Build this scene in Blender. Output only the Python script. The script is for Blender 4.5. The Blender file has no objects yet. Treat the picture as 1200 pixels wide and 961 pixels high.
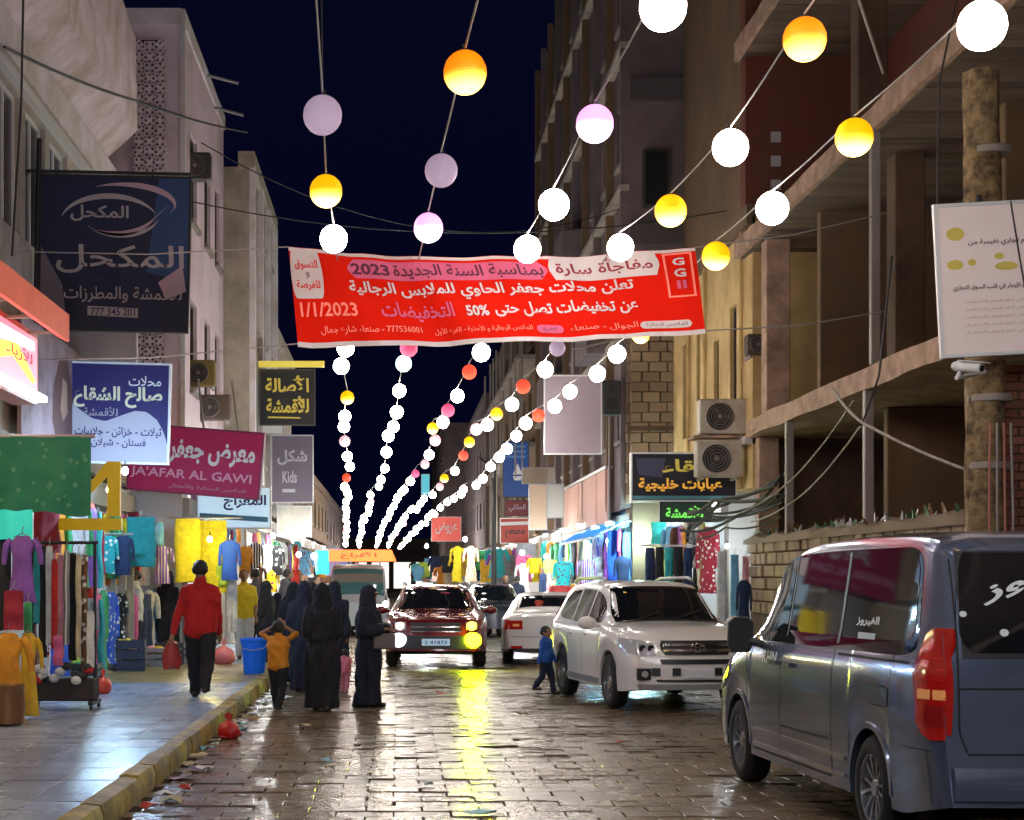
import bpy, math, random
from mathutils import Vector, Matrix
R = math.radians
rnd = random.Random(7)
S = bpy.context.scene
COL = S.collection

# ---------------- camera (level, shifted lens: street runs along +Y) ----------------
cam = bpy.data.objects.new('camera', bpy.data.cameras.new('camera')); COL.objects.link(cam)
cam.location = (0, 0, 1.65); cam.rotation_euler = (R(90), 0, 0)
cam.data.sensor_width = 36; cam.data.lens = 60
cam.data.shift_x = (600-465)/1200; cam.data.shift_y = (676-480.5)/1200
cam.data.clip_end = 3000
S.camera = cam
F = 2000.0
def wp(px, py, Y): return ((px-465)*Y/F, Y, 1.65+(676-py)*Y/F)
def X_(px, Y): return (px-465)*Y/F
def Z_(py, Y): return 1.65+(676-py)*Y/F

# ---------------- night sky ----------------
w = bpy.data.worlds.new('World'); S.world = w; w.use_nodes = True
wn = w.node_tree; wb = wn.nodes['Background']
sky = wn.nodes.new('ShaderNodeTexSky'); sky.sky_type = 'NISHITA'; sky.sun_disc = False
sky.sun_elevation = R(-4); sky.sun_rotation = R(200)
mx = wn.nodes.new('ShaderNodeMix'); mx.data_type = 'RGBA'; mx.blend_type = 'ADD'; mx.inputs[0].default_value = 0.03
mx.inputs[6].default_value = (.0007, .0011, .0080, 1)
wn.links.new(sky.outputs[0], mx.inputs[7]); wn.links.new(mx.outputs[2], wb.inputs[0]); wb.inputs[1].default_value = 1.0

S.view_settings.view_transform = 'Standard'; S.view_settings.look = 'None'
S.view_settings.gamma = 1; S.view_settings.exposure = 0.42
try:
    S.cycles.use_denoising = True; S.cycles.denoiser = 'OPENIMAGEDENOISE'
    S.cycles.use_light_tree = True; S.cycles.sample_clamp_indirect = 4.0
    S.cycles.max_bounces = 5; S.cycles.diffuse_bounces = 3; S.cycles.glossy_bounces = 3
    S.cycles.caustics_reflective = False; S.cycles.caustics_refractive = False
except Exception: pass

# ---------------- materials ----------------
MATS = {}
def mat(name, col, rough=.7, metal=0, em=0, emc=None, nz=None, bump=0, bs=30, coat=0, rand=0, spec=None):
    if name in MATS: return MATS[name]
    m = bpy.data.materials.new(name); m.use_nodes = True; MATS[name] = m
    nt = m.node_tree; b = nt.nodes['Principled BSDF']
    c = (*col, 1)
    b.inputs['Base Color'].default_value = c; b.inputs['Roughness'].default_value = rough
    b.inputs['Metallic'].default_value = metal
    if coat: b.inputs['Coat Weight'].default_value = coat; b.inputs['Coat Roughness'].default_value = .08
    if spec is not None: b.inputs['Specular IOR Level'].default_value = spec
    if em:
        b.inputs['Emission Color'].default_value = (*(emc or col), 1); b.inputs['Emission Strength'].default_value = em
    tc = None
    if nz or bump or rand:
        tc = nt.nodes.new('ShaderNodeTexCoord')
    if nz or rand:
        last = None
        mix = nt.nodes.new('ShaderNodeMix'); mix.data_type = 'RGBA'
        mix.inputs[6].default_value = c
        if nz:
            sc, amt, c2 = nz
            n = nt.nodes.new('ShaderNodeTexNoise'); n.inputs['Scale'].default_value = sc; n.inputs['Detail'].default_value = 7
            n.inputs['Roughness'].default_value = .65
            geo = nt.nodes.new('ShaderNodeNewGeometry'); nt.links.new(geo.outputs['Position'], n.inputs['Vector'])
            r = nt.nodes.new('ShaderNodeValToRGB'); r.color_ramp.elements[0].position = .38; r.color_ramp.elements[1].position = .66
            r.color_ramp.elements[1].color = (amt, amt, amt, 1)
            nt.links.new(n.outputs['Fac'], r.inputs[0]); nt.links.new(r.outputs[0], mix.inputs[0])
            mix.inputs[7].default_value = (*c2, 1)
            mr = nt.nodes.new('ShaderNodeMapRange'); mr.inputs[3].default_value = max(.04, rough-.12); mr.inputs[4].default_value = min(1, rough+.15)
            nt.links.new(n.outputs['Fac'], mr.inputs[0]); nt.links.new(mr.outputs[0], b.inputs['Roughness'])
        else:
            mix.inputs[0].default_value = 0
        out = mix.outputs[2]
        if rand:
            oi = nt.nodes.new('ShaderNodeObjectInfo'); hs = nt.nodes.new('ShaderNodeHueSaturation')
            m2 = nt.nodes.new('ShaderNodeMapRange'); m2.inputs[3].default_value = 1-rand; m2.inputs[4].default_value = 1+rand
            nt.links.new(oi.outputs['Random'], m2.inputs[0]); nt.links.new(m2.outputs[0], hs.inputs['Value'])
            nt.links.new(out, hs.inputs['Color']); out = hs.outputs[0]
        nt.links.new(out, b.inputs['Base Color'])
    if bump:
        n2 = nt.nodes.new('ShaderNodeTexNoise'); n2.inputs['Scale'].default_value = bs; n2.inputs['Detail'].default_value = 6
        geo2 = nt.nodes.new('ShaderNodeNewGeometry'); nt.links.new(geo2.outputs['Position'], n2.inputs['Vector'])
        bp = nt.nodes.new('ShaderNodeBump'); bp.inputs['Strength'].default_value = bump; bp.inputs['Distance'].default_value = .02
        nt.links.new(n2.outputs['Fac'], bp.inputs['Height']); nt.links.new(bp.outputs[0], b.inputs['Normal'])
    return m

def cmat(name, col, **k): return mat(name, col, **k)
def lantern_mat(name, top, bot, st, sb):
    m = bpy.data.materials.new(name); m.use_nodes = True; MATS[name] = m; nt = m.node_tree; b = nt.nodes['Principled BSDF']
    b.inputs['Base Color'].default_value = (*top, 1); b.inputs['Roughness'].default_value = .6
    tc = nt.nodes.new('ShaderNodeTexCoord'); sp = nt.nodes.new('ShaderNodeSeparateXYZ'); nt.links.new(tc.outputs['Object'], sp.inputs[0])
    # bulb glows through the lower side of the paper ball
    mr = nt.nodes.new('ShaderNodeMapRange'); mr.interpolation_type = 'SMOOTHSTEP'
    mr.inputs[1].default_value = -.15; mr.inputs[2].default_value = .02; mr.inputs[3].default_value = 1; mr.inputs[4].default_value = 0
    nt.links.new(sp.outputs[2], mr.inputs[0])
    mc = nt.nodes.new('ShaderNodeMix'); mc.data_type = 'RGBA'; mc.inputs[6].default_value = (*top, 1); mc.inputs[7].default_value = (*bot, 1)
    nt.links.new(mr.outputs[0], mc.inputs[0]); nt.links.new(mc.outputs[2], b.inputs['Emission Color'])
    ms = nt.nodes.new('ShaderNodeMapRange'); ms.inputs[3].default_value = st; ms.inputs[4].default_value = sb
    nt.links.new(mr.outputs[0], ms.inputs[0])
    # paper ribs
    wv = nt.nodes.new('ShaderNodeTexWave'); wv.bands_direction = 'Z'; wv.inputs['Scale'].default_value = 14; wv.inputs['Distortion'].default_value = 1.5
    nt.links.new(tc.outputs['Object'], wv.inputs[0])
    mm = nt.nodes.new('ShaderNodeMapRange'); mm.inputs[3].default_value = .8; mm.inputs[4].default_value = 1.05; nt.links.new(wv.outputs['Fac'], mm.inputs[0])
    mu = nt.nodes.new('ShaderNodeMath'); mu.operation = 'MULTIPLY'; nt.links.new(ms.outputs[0], mu.inputs[0]); nt.links.new(mm.outputs[0], mu.inputs[1])
    nt.links.new(mu.outputs[0], b.inputs['Emission Strength'])
    return m
LW = 38
LM = {'white': lantern_mat('lantern_white', (1, .90, .80), (1, .93, .84), LW, LW*1.5),
      'pink': lantern_mat('lantern_pink', (1, .42, .95), (1, .8, 1), 1.0, 9),
      'orange': lantern_mat('lantern_orange', (1, .24, .0), (1, .58, .12), .70, 6),
      'yellow': lantern_mat('lantern_yellow', (1, .50, .0), (1, .72, .2), .75, 6),
      'red': lantern_mat('lantern_red', (.9, .07, .03), (1, .12, .06), .8, 1.6),
      'rose': lantern_mat('lantern_rose', (.75, .08, .2), (.9, .2, .3), .6, 1.2),
      'mauve': lantern_mat('lantern_mauve', (.45, .33, .45), (.5, .36, .48), .5, .62),  # unlit lantern; its faint glow is put into the colour
      'blush': lantern_mat('lantern_blush', (.85, .45, .5), (1, .6, .6), .8, 2.5),
      'cyan': lantern_mat('lantern_cyan', (.45, .95, 1), (.8, 1, 1), 4, 12)}

# ---------------- geometry helpers ----------------
def tag(o, label=None, cat=None, group=None, kind=None):
    if label: o['label'] = label
    if cat: o['category'] = cat
    if group: o['group'] = group
    if kind: o['kind'] = kind
    return o
def empty(name, loc=(0,0,0), rz=0, label=None, cat=None, group=None):
    o = bpy.data.objects.new(name, None); COL.objects.link(o); o.location = loc; o.rotation_euler = (0,0,rz); o.empty_display_size = .1
    return tag(o, label, cat, group)
class MB:
    def __init__(s): s.v = []; s.f = []; s.mi = []
    def add(s, vs, fs, mi=0):
        n = len(s.v); s.v += [tuple(p) for p in vs]; s.f += [tuple(i+n for i in f) for f in fs]; s.mi += [mi]*len(fs); return s
    def box(s, x0, x1, y0, y1, z0, z1, mi=0):
        v = [(x0,y0,z0),(x1,y0,z0),(x1,y1,z0),(x0,y1,z0),(x0,y0,z1),(x1,y0,z1),(x1,y1,z1),(x0,y1,z1)]
        return s.add(v, [(0,3,2,1),(4,5,6,7),(0,1,5,4),(1,2,6,5),(2,3,7,6),(3,0,4,7)], mi)
    def bbox(s, x0, x1, y0, y1, z0, z1, b=.01, mi=0):   # box with chamfered vertical+top edges (8-gon loft)
        def ring(z, i):
            a, c, d, e = x0+i, x1-i, y0+i, y1-i
            return [(a+b,d,z),(c-b,d,z),(c,d+b,z),(c,e-b,z),(c-b,e,z),(a+b,e,z),(a,e-b,z),(a,d+b,z)]
        rs = [ring(z0, b), ring(z0+b, 0), ring(z1-b, 0), ring(z1, b)]
        return s.loft(rs, True, True, mi=mi)
    def loft(s, rings, cap0=False, cap1=False, closed=True, mi=0):
        n = len(rings[0]); v = [p for r in rings for p in r]; f = []
        for i in range(len(rings)-1):
            for j in range(n if closed else n-1):
                k = (j+1) % n; f.append((i*n+j, i*n+k, (i+1)*n+k, (i+1)*n+j))
        if cap0: f.append(tuple(range(n-1, -1, -1)))
        if cap1: f.append(tuple((len(rings)-1)*n+j for j in range(n)))
        return s.add(v, f, mi)
    def tube(s, pts, r, n=8, cap=True, mi=0):
        pts = [Vector(p) for p in pts]; rs = r if isinstance(r, (list, tuple)) else [r]*len(pts); rings = []
        up = None
        for i, p in enumerate(pts):
            d = (pts[min(i+1, len(pts)-1)]-pts[max(i-1, 0)])
            if d.length < 1e-9: d = Vector((0,0,1))
            d.normalize()
            if up is None: up = Vector((0,0,1)) if abs(d.z) < .9 else Vector((1,0,0))
            a = d.cross(up)
            if a.length < 1e-4: a = d.cross(Vector((1,0,0)))
            a.normalize(); b = a.cross(d).normalized(); up = b
            rings.append([p+a*math.cos(2*math.pi*k/n)*rs[i]+b*math.sin(2*math.pi*k/n)*rs[i] for k in range(n)])
        return s.loft(rings, cap, cap, mi=mi)
    def lathe(s, prof, c=(0,0,0), ax='z', n=24, mi=0, cap=True):   # prof (r,h)
        rings = []
        for r, h in prof:
            ring = []
            for k in range(n):
                a = 2*math.pi*k/n; u, v_ = r*math.cos(a), r*math.sin(a)
                p = (u, v_, h) if ax == 'z' else ((h, u, v_) if ax == 'x' else (v_, h, u))
                ring.append((c[0]+p[0], c[1]+p[1], c[2]+p[2]))
            rings.append(ring)
        return s.loft(rings, cap, cap, mi=mi)
    def ell(s, c, r, n=12, m=8, mi=0):
        rings = []
        for i in range(m+1):
            t = math.pi*i/m; t = max(.001, min(math.pi-.001, t))
            rings.append([(c[0]+r[0]*math.sin(t)*math.cos(2*math.pi*k/n), c[1]+r[1]*math.sin(t)*math.sin(2*math.pi*k/n), c[2]-r[2]*math.cos(t)) for k in range(n)])
        return s.loft(rings, True, True, mi=mi)
    def grid(s, nu, nv, fn, mi=0):
        v = [fn(i/nu, j/nv) for j in range(nv+1) for i in range(nu+1)]; f = []
        for j in range(nv):
            for i in range(nu):
                a = j*(nu+1)+i; f.append((a, a+1, a+nu+2, a+nu+1))
        return s.add(v, f, mi)
    def prism(s, poly, y0, y1, ax='y', mi=0):   # poly in (x,z)
        if ax == 'y': a = [(p[0], y0, p[1]) for p in poly]; b = [(p[0], y1, p[1]) for p in poly]
        elif ax == 'x': a = [(y0, p[0], p[1]) for p in poly]; b = [(y1, p[0], p[1]) for p in poly]
        else: a = [(p[0], p[1], y0) for p in poly]; b = [(p[0], p[1], y1) for p in poly]
        return s.loft([a, b], True, True, mi=mi)
    def text(s, string, place, x0, x1, z0, z1, bold=0.0, mi=0, keep=False):
        vs, fs, bb = textmesh(string, bold)
        bw, bh = max(1e-6, bb[1]-bb[0]), max(1e-6, bb[3]-bb[2])
        sx, sz = (x1-x0)/bw, (z1-z0)/bh
        ox, oz = x0, z0
        if keep:
            k = min(sx, sz); ox = x0+((x1-x0)-k*bw)/2; oz = z0+((z1-z0)-k*bh)/2; sx = sz = k
        return s.add([place(ox+(x-bb[0])*sx, oz+(z-bb[2])*sz) for x, z in vs], fs, mi)
    def mesh(s, name, mats, smooth=False, ang=40):
        me = bpy.data.meshes.new(name); me.from_pydata(s.v, [], s.f); 
        for m in (mats if isinstance(mats, (list, tuple)) else [mats]): me.materials.append(m)
        if any(s.mi): me.polygons.foreach_set('material_index', s.mi)
        if smooth:
            me.polygons.foreach_set('use_smooth', [True]*len(me.polygons))
            try: me.set_sharp_from_angle(angle=R(ang))
            except Exception: pass
        me.update(); return me
    def build(s, name, mats, parent=None, smooth=False, ang=40, fix=False):
        me = s.mesh(name, mats, smooth, ang)
        if fix:
            import bmesh
            bm = bmesh.new(); bm.from_mesh(me); bmesh.ops.remove_doubles(bm, verts=bm.verts, dist=1e-5); bmesh.ops.recalc_face_normals(bm, faces=bm.faces); bm.to_mesh(me); bm.free()
        return link(name, me, parent)
def link(name, me, parent=None, loc=None, rot=None):
    o = bpy.data.objects.new(name, me); COL.objects.link(o)
    if parent: o.parent = parent
    if loc: o.location = loc
    if rot: o.rotation_euler = rot
    return o
def copy_tree(o, parent=None):
    c = o.copy(); COL.objects.link(c)
    if parent: c.parent = parent
    for ch in list(o.children): copy_tree(ch, c)
    return c

# ---- lettering (Arabic shaped into its joined forms) ----
_A = {'ا':(0xFE8D,2),'ب':(0xFE8F,4),'ة':(0xFE93,2),'ت':(0xFE95,4),'ث':(0xFE99,4),'ج':(0xFE9D,4),'ح':(0xFEA1,4),'خ':(0xFEA5,4),'د':(0xFEA9,2),'ذ':(0xFEAB,2),
 'ر':(0xFEAD,2),'ز':(0xFEAF,2),'س':(0xFEB1,4),'ش':(0xFEB5,4),'ص':(0xFEB9,4),'ض':(0xFEBD,4),'ط':(0xFEC1,4),'ظ':(0xFEC5,4),'ع':(0xFEC9,4),'غ':(0xFECD,4),
 'ف':(0xFED1,4),'ق':(0xFED5,4),'ك':(0xFED9,4),'ل':(0xFEDD,4),'م':(0xFEE1,4),'ن':(0xFEE5,4),'ه':(0xFEE9,4),'و':(0xFEED,2),'ى':(0xFEEF,2),'ي':(0xFEF1,4),
 'أ':(0xFE83,2),'إ':(0xFE87,2),'آ':(0xFE81,2),'ؤ':(0xFE85,2),'ئ':(0xFE89,4),'ﻻ':(0xFEFB,2),'ﻷ':(0xFEF7,2)}
def shape(t):
    if not any(c in _A for c in t): return t
    t = t.replace('لا', 'ﻻ').replace('لأ', 'ﻷ'); out = []
    for i, c in enumerate(t):
        if c not in _A: out.append(c); continue
        base, n = _A[c]
        prev = i > 0 and t[i-1] in _A and _A[t[i-1]][1] == 4
        nxt = n == 4 and i+1 < len(t) and t[i+1] in _A
        out.append(chr(base + (3 if prev and nxt else 2 if nxt else 1 if prev else 0)))
    res = []; i = 0
    while i < len(out):   # keep numbers left-to-right
        if out[i].isdigit() or out[i] in '/%':
            j = i
            while j < len(out) and (out[j].isdigit() or out[j] in '/%'): j += 1
            res.append(''.join(out[i:j])); i = j
        else: res.append(out[i]); i += 1
    return ''.join(reversed(res))
_T = {}
TMP = bpy.data.scenes.new('tmp')   # evaluates lettering and remeshed figures apart from the big scene
def evalmesh(o):
    vl = TMP.view_layers[0]; vl.update(); dg = vl.depsgraph; return bpy.data.meshes.new_from_object(o.evaluated_get(dg))
def textmesh(string, bold=0.0):
    k = (string, bold)
    if k in _T: return _T[k]
    c = bpy.data.curves.new('lettering', 'FONT'); c.body = shape(string); c.resolution_u = 2; c.offset = bold
    o = bpy.data.objects.new('lettering', c); TMP.collection.objects.link(o)
    me = evalmesh(o)
    vs = [(v.co.x, v.co.y) for v in me.vertices]; fs = [tuple(p.vertices) for p in me.polygons]
    bpy.data.objects.remove(o); bpy.data.curves.remove(c); bpy.data.meshes.remove(me)
    if not vs: vs = [(0,0),(1,0),(1,1)]; fs = [(0,1,2)]
    bb = (min(v[0] for v in vs), max(v[0] for v in vs), min(v[1] for v in vs), max(v[1] for v in vs))
    _T[k] = (vs, fs, bb); return _T[k]

ONES = ['first','second','third','fourth','fifth','sixth','seventh','eighth','ninth','tenth','eleventh','twelfth','thirteenth','fourteenth','fifteenth','sixteenth','seventeenth','eighteenth','nineteenth']
TENS = ['twentieth','thirtieth','fortieth','fiftieth','sixtieth','seventieth','eightieth','ninetieth']; TEN = ['twenty','thirty','forty','fifty','sixty','seventy','eighty','ninety']
def ordw(n):
    if n < 20: return ONES[n-1]
    if n % 10 == 0: return TENS[n//10-2]
    return TEN[n//10-2]+'-'+ONES[n % 10-1]

# common materials
concrete = mat('concrete', (.30,.26,.23), .85, nz=(1.3,.8,(.16,.13,.11)), bump=.5, bs=14)
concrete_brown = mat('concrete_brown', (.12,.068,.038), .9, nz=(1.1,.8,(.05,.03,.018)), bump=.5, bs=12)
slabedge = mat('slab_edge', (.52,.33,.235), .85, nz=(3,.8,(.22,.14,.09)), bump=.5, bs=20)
plaster_lilac = mat('plaster_lilac', (.76,.60,.68), .85, nz=(.9,.6,(.50,.40,.38)), bump=.25, bs=9)
plaster_white = mat('plaster_white', (.76,.69,.73), .85, nz=(1.2,.7,(.45,.38,.32)), bump=.3, bs=9)
plaster_stain = mat('plaster_stain', (.68,.56,.62), .85, nz=(1.6,.75,(.36,.25,.17)), bump=.3, bs=6)
plaster_grey = mat('plaster_grey', (.44,.37,.30), .85, nz=(1.5,.8,(.2,.19,.16)), bump=.3, bs=9)
cream = mat('cream_plaster', (.72,.50,.22), .85, nz=(1.0,.8,(.42,.27,.10)), bump=.3, bs=9)
redbrick = mat('red_plaster', (.17,.042,.022), .85, nz=(1.0,.8,(.13,.05,.035)), bump=.4, bs=9)
taupe = mat('taupe_plaster', (.19,.145,.145), .85, nz=(.8,.7,(.10,.075,.08)), bump=.3, bs=9)
brown_wall = mat('brown_plaster', (.19,.11,.055), .85, nz=(.8,.8,(.12,.085,.055)), bump=.3, bs=9)
stoneblock = mat('stone_block', (.29,.205,.13), .85, nz=(6,.6,(.28,.2,.13)), bump=.6, bs=30, rand=.25)
darkglass = mat('window_glass', (.015,.017,.022), .12)
darkframe = mat('dark_frame', (.05,.045,.04), .6)
whiteframe = mat('white_frame', (.6,.58,.56), .5)
blackm = mat('black_paint', (.012,.012,.014), .5)
steel = mat('galvanised_steel', (.42,.42,.43), .45, .7)
greysteel = mat('grey_steel', (.30,.26,.23), .6, .3)
whitem = mat('white_plastic', (.75,.75,.75), .45)
rubber = mat('rubber', (.015,.015,.016), .8)
cablem = mat('cable', (.02,.02,.022), .6)
stringm = mat('string_cord', (.45,.42,.4), .6)

# =====================================================================
# SETTING: ground, road, kerb, pavements
# =====================================================================
groundm = mat('ground_earth', (.06,.05,.045), .9)
roadbase = mat('road_joint_grit', (.07,.05,.038), .95, spec=.05, nz=(5,.7,(.02,.016,.013)))
sett = mat('paving_sett', (.21,.150,.090), .25, nz=(.9,.8,(.10,.076,.055)), bump=.6, bs=6, rand=.14)
sett_far = mat('paving_sett_far', (.21,.152,.092), .25, nz=(.9,.8,(.10,.076,.055)), bump=.6, bs=6)
tilem = mat('pavement_tile', (.30,.37,.52), .25, nz=(1.0,.6,(.22,.26,.36)), bump=.3, bs=18, rand=.2)
tile_ochre = mat('ochre_tile', (.30,.24,.10), .35, nz=(1.6,.8,(.2,.15,.06)), bump=.3, bs=18, rand=.2)
kerbm = mat('kerb_yellow_paint', (.44,.31,.045), .6, nz=(2.2,1,(.12,.085,.05)), bump=.5, bs=22, rand=.2)
tag(MB().grid(1,1,lambda u,v:(-1500+3000*u, -300+2600*v, -.06)).build('ground', groundm), kind='structure')
road = tag(MB().grid(1,1,lambda u,v:(-1.92+7.0*u, 2+190*v, -.009)).build('road', roadbase), kind='structure')
def stone_mesh(name, lx, ly, h, m, ch=.003):
    a, b = lx/2, ly/2
    rings = [[(-a,-b,-h),(a,-b,-h),(a,b,-h),(-a,b,-h)], [(-a,-b,-ch),(a,-b,-ch),(a,b,-ch),(-a,b,-ch)], [(-a+ch,-b+ch,0),(a-ch,-b+ch,0),(a-ch,b-ch,0),(-a+ch,b-ch,0)]]
    return MB().loft(rings[:2], mi=1).loft(rings[1:], False, True).mesh(name, [m, mat('joint_grit', (.10,.074,.055), .95, spec=.03)])
SX, SY = .40, .27
sm = [stone_mesh('paving_stone', SX-.008-d, SY-.009, .03, sett) for d in (0,.005,.01)]
far = MB(); cnt = 0
ny = int((75-10.6)/SY)
for j in range(ny):
    y = 10.8+j*SY; off = (j % 2)*SX/2
    for i in range(18):
        x = -1.92+SX*(i+.5)+off-SX/2*0.5
        if x+SX/2 > 5.05: continue
        dz = rnd.uniform(-.005, .004)
        if cnt < 300:
            o = link('paving_stone', sm[cnt % 3], road, (x+rnd.uniform(-.005,.005), y, dz), (rnd.gauss(0,.014), rnd.gauss(0,.010), rnd.gauss(0,.01))); cnt += 1
        else:
            a, b = SX/2-.005, SY/2-.005; t1, t2 = rnd.gauss(0,.003), rnd.gauss(0,.003)
            far.add([(x-a,y-b,-.022),(x+a,y-b,-.022),(x+a,y+b,-.022),(x-a,y+b,-.022),(x-a,y-b,dz-t1-t2),(x+a,y-b,dz+t1-t2),(x+a,y+b,dz+t1+t2),(x-a,y+b,dz-t1+t2)],
                    [(4,5,6,7),(0,1,5,4),(1,2,6,5),(3,0,4,7)]); far.mi[-3:] = [1,1,1]
tag(far.build('paving_stones_beyond', [sett_far, MATS['joint_grit']], road), kind='stuff')
# left pavement
pave = tag(MB().box(-7.6,-2.06,2,160,-.05,.128).build('pavement', mat('pavement_bed', (.06,.06,.065), .95, spec=.05)), kind='structure')
TS = .40
tm = stone_mesh('paving_tile', TS-.006, TS-.006, .02, tilem, .0012); tm2 = stone_mesh('paving_tile', TS-.006, TS-.006, .02, tile_ochre, .0012)
farp = MB(); faro = MB(); cnt = 0
for j in range(100):
    y = 9.6+j*TS
    for i in range(7 if y < 24 else 7):
        x = -2.06-TS/2-i*TS; dz = rnd.uniform(-.002,.002)
        oc = 24.0 < y < 29.5
        if cnt < 292 and not oc:
            link('paving_tile', tm, pave, (x, y, .15+dz), (rnd.gauss(0,.004), rnd.gauss(0,.004), 0)); cnt += 1
        else:
            h = TS/2-.003; (faro if oc else farp).box(x-h, x+h, y-h, y+h, .12, .15+dz)
tag(farp.build('paving_tiles_beyond', tilem, pave), kind='stuff'); tag(faro.build('ochre_tiles_beyond', tile_ochre, pave), kind='stuff')
kerb = tag(MB().box(-2.05,-1.93,2,160,-.05,.10).build('kerb', mat('kerb_core', (.10,.08,.05), .9, spec=.1)), kind='structure')
def kerb_mesh(L):
    pr = [(-.085,-.04),(.085,-.04),(.085,.10),(.062,.162),(-.05,.175),(-.085,.165)]
    return MB().loft([[(p[0]*s_, y, p[1]*(1 if s_ == 1 else .985)) for p in pr] for y, s_ in ((-L/2,.93),(-L/2+.03,1),(L/2-.03,1),(L/2,.93))], True, True).mesh('kerb_stone', kerbm, True, 30)
km = kerb_mesh(.78)
for j in range(70):
    link('kerb_stone', km, kerb, (-1.985+rnd.uniform(-.012,.012), 9.9+.8*j, rnd.uniform(-.012,.008)), (rnd.gauss(0,.01), rnd.gauss(0,.015), rnd.gauss(0,.008)))
# right pavement
rp = tag(MB().box(5.0,9,2,160,-.05,.14).build('right_pavement', concrete), kind='structure')

# =====================================================================
# BUILDINGS
# =====================================================================
def facade(mb, Xf, s, Y0, Y1, z0, z1, holes, t=.18, depth=7):
    ys = sorted({Y0, Y1, *[h[0] for h in holes], *[h[1] for h in holes]}); zs = sorted({z0, z1, *[h[2] for h in holes], *[h[3] for h in holes]})
    for a, b in zip(ys, ys[1:]):
        for c, d in zip(zs, zs[1:]):
            yc, zc = (a+b)/2, (c+d)/2
            if any(h[0] < yc < h[1] and h[2] < zc < h[3] for h in holes): continue
            mb.add([(Xf,a,c),(Xf,b,c),(Xf,b,d),(Xf,a,d)], [(0,1,2,3)])
    xi = Xf+s*t
    for a, b, c, d in holes:
        mb.add([(Xf,a,c),(Xf,b,c),(Xf,b,d),(Xf,a,d),(xi,a,c),(xi,b,c),(xi,b,d),(xi,a,d)], [(0,1,5,4),(1,2,6,5),(2,3,7,6),(3,0,4,7)])
    for a in (Y0, Y1): mb.add([(Xf,a,z0),(xi,a,z0),(xi,a,z1),(Xf,a,z1)], [(0,1,2,3)])
    for c in (z0, z1): mb.add([(Xf,Y0,c),(xi,Y0,c),(xi,Y1,c),(Xf,Y1,c)], [(0,1,2,3)])
    x0, x1 = sorted((xi, Xf+s*depth)); mb.box(x0, x1, Y0, Y1, z0, z1)
    return mb
def window(par, Xf, s, y0, y1, z0, z1, fm=darkframe, gm=darkglass, mull=1, rails=0, sill=True, depth=.12):
    f = MB(); x0, x1 = sorted((Xf+s*(depth-.05), Xf+s*depth)); b = .06
    f.box(x0,x1,y0,y1,z0,z0+b); f.box(x0,x1,y0,y1,z1-b,z1); f.box(x0,x1,y0,y0+b,z0+b,z1-b); f.box(x0,x1,y1-b,y1,z0+b,z1-b)
    for i in range(mull):
        yc = y0+(y1-y0)*(i+1)/(mull+1); f.box(x0,x1,yc-.025,yc+.025,z0+b,z1-b)
    for i in range(rails):
        zc = z0+(z1-z0)*(i+1)/(rails+1); f.box(x0+.004,x1-.004,y0+b,y1-b,zc-.02,zc+.02)
    o = f.build('window', fm, par)
    xg = Xf+s*(depth-.02); MB().add([(xg,y0+b,z0+b),(xg,y1-b,z0+b),(xg,y1-b,z1-b),(xg,y0+b,z1-b)], [(0,1,2,3)]).build('pane', gm, o)
    if sill:
        a, c = sorted((Xf-s*.08, Xf+s*.03)); MB().box(a,c,y0-.08,y1+.08,z0-.09,z0-.003).build('sill', concrete, o)
    return o
def building(label, s, Xf, Y0, Y1, z0, z1, m, wins, cat='building', fm=darkframe, depth=7, mull=1, name='building', gm=darkglass):
    e = empty(name, (0,0,0), 0, label, cat)
    facade(MB(), Xf, s, Y0, Y1, z0, z1, wins, depth=depth).build('wall', m, e)
    for wdw in wins: window(e, Xf, s, *wdw, fm=fm, mull=mull, gm=gm)
    a, c = sorted((Xf-s*.12, Xf+s*.25)); MB().box(a,c,Y0-.02,Y1+.02,z1-.003,z1+.35).build('parapet', m, e)
    return e
def grid_wins(Y0, Y1, n, floors, wfrac=.45, h=1.4, lift=1.0):
    out = []; st = (Y1-Y0)/n
    for z in floors:
        for i in range(n):
            c = Y0+st*(i+.5); out.append((c-st*wfrac/2, c+st*wfrac/2, z+lift, z+lift+h))
    return out

# ---- left side ----
L1 = empty('building', (0,0,0), 0, 'nearest pale pinkish left building with a brown stained parapet', 'building')
lw = [(20.5+i*1.55, 21.75+i*1.55, 6.0, 7.75) for i in range(5)]
facade(MB(), -4.8, -1, -20, 30.6, 3.3, 8.6, lw).build('wall', plaster_grey, L1)
for wdw in lw: window(L1, -4.8, -1, *wdw, fm=whiteframe, mull=1, sill=False)
MB().box(-5.4,-4.72,10,30.7,8.02,8.5).build('window_hood', plaster_white, L1)
MB().box(-4.795,-4.70,20.2,28.4,7.8,7.92).build('window_head', whiteframe, L1)
# overhanging terrace parapet
pp = MB()
pp.loft([[(-4.75,y,8.52),(-4.28+.03*math.sin(y*2.1),y,8.95+.03*math.sin(y*3)),(-4.25+.03*math.sin(y*1.7+1),y,10.5+.04*math.sin(y*2.7)),(-4.45,y,10.62),(-5.6,y,10.6),(-5.6,y,8.52)] for y in [-18+.5*i for i in range(93)]], True, True)
pp.build('parapet', plaster_stain, L1, True, 50)
MB().box(-7.5,-5.5,-20,30,8.6,12.6).build('upper_storey', plaster_lilac, L1)
MB().box(-4.86,-4.62,17.2,17.6,3.3,9.9).build('drainpipe', mat('rust_pipe', (.38,.14,.10), .6), L1)
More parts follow.
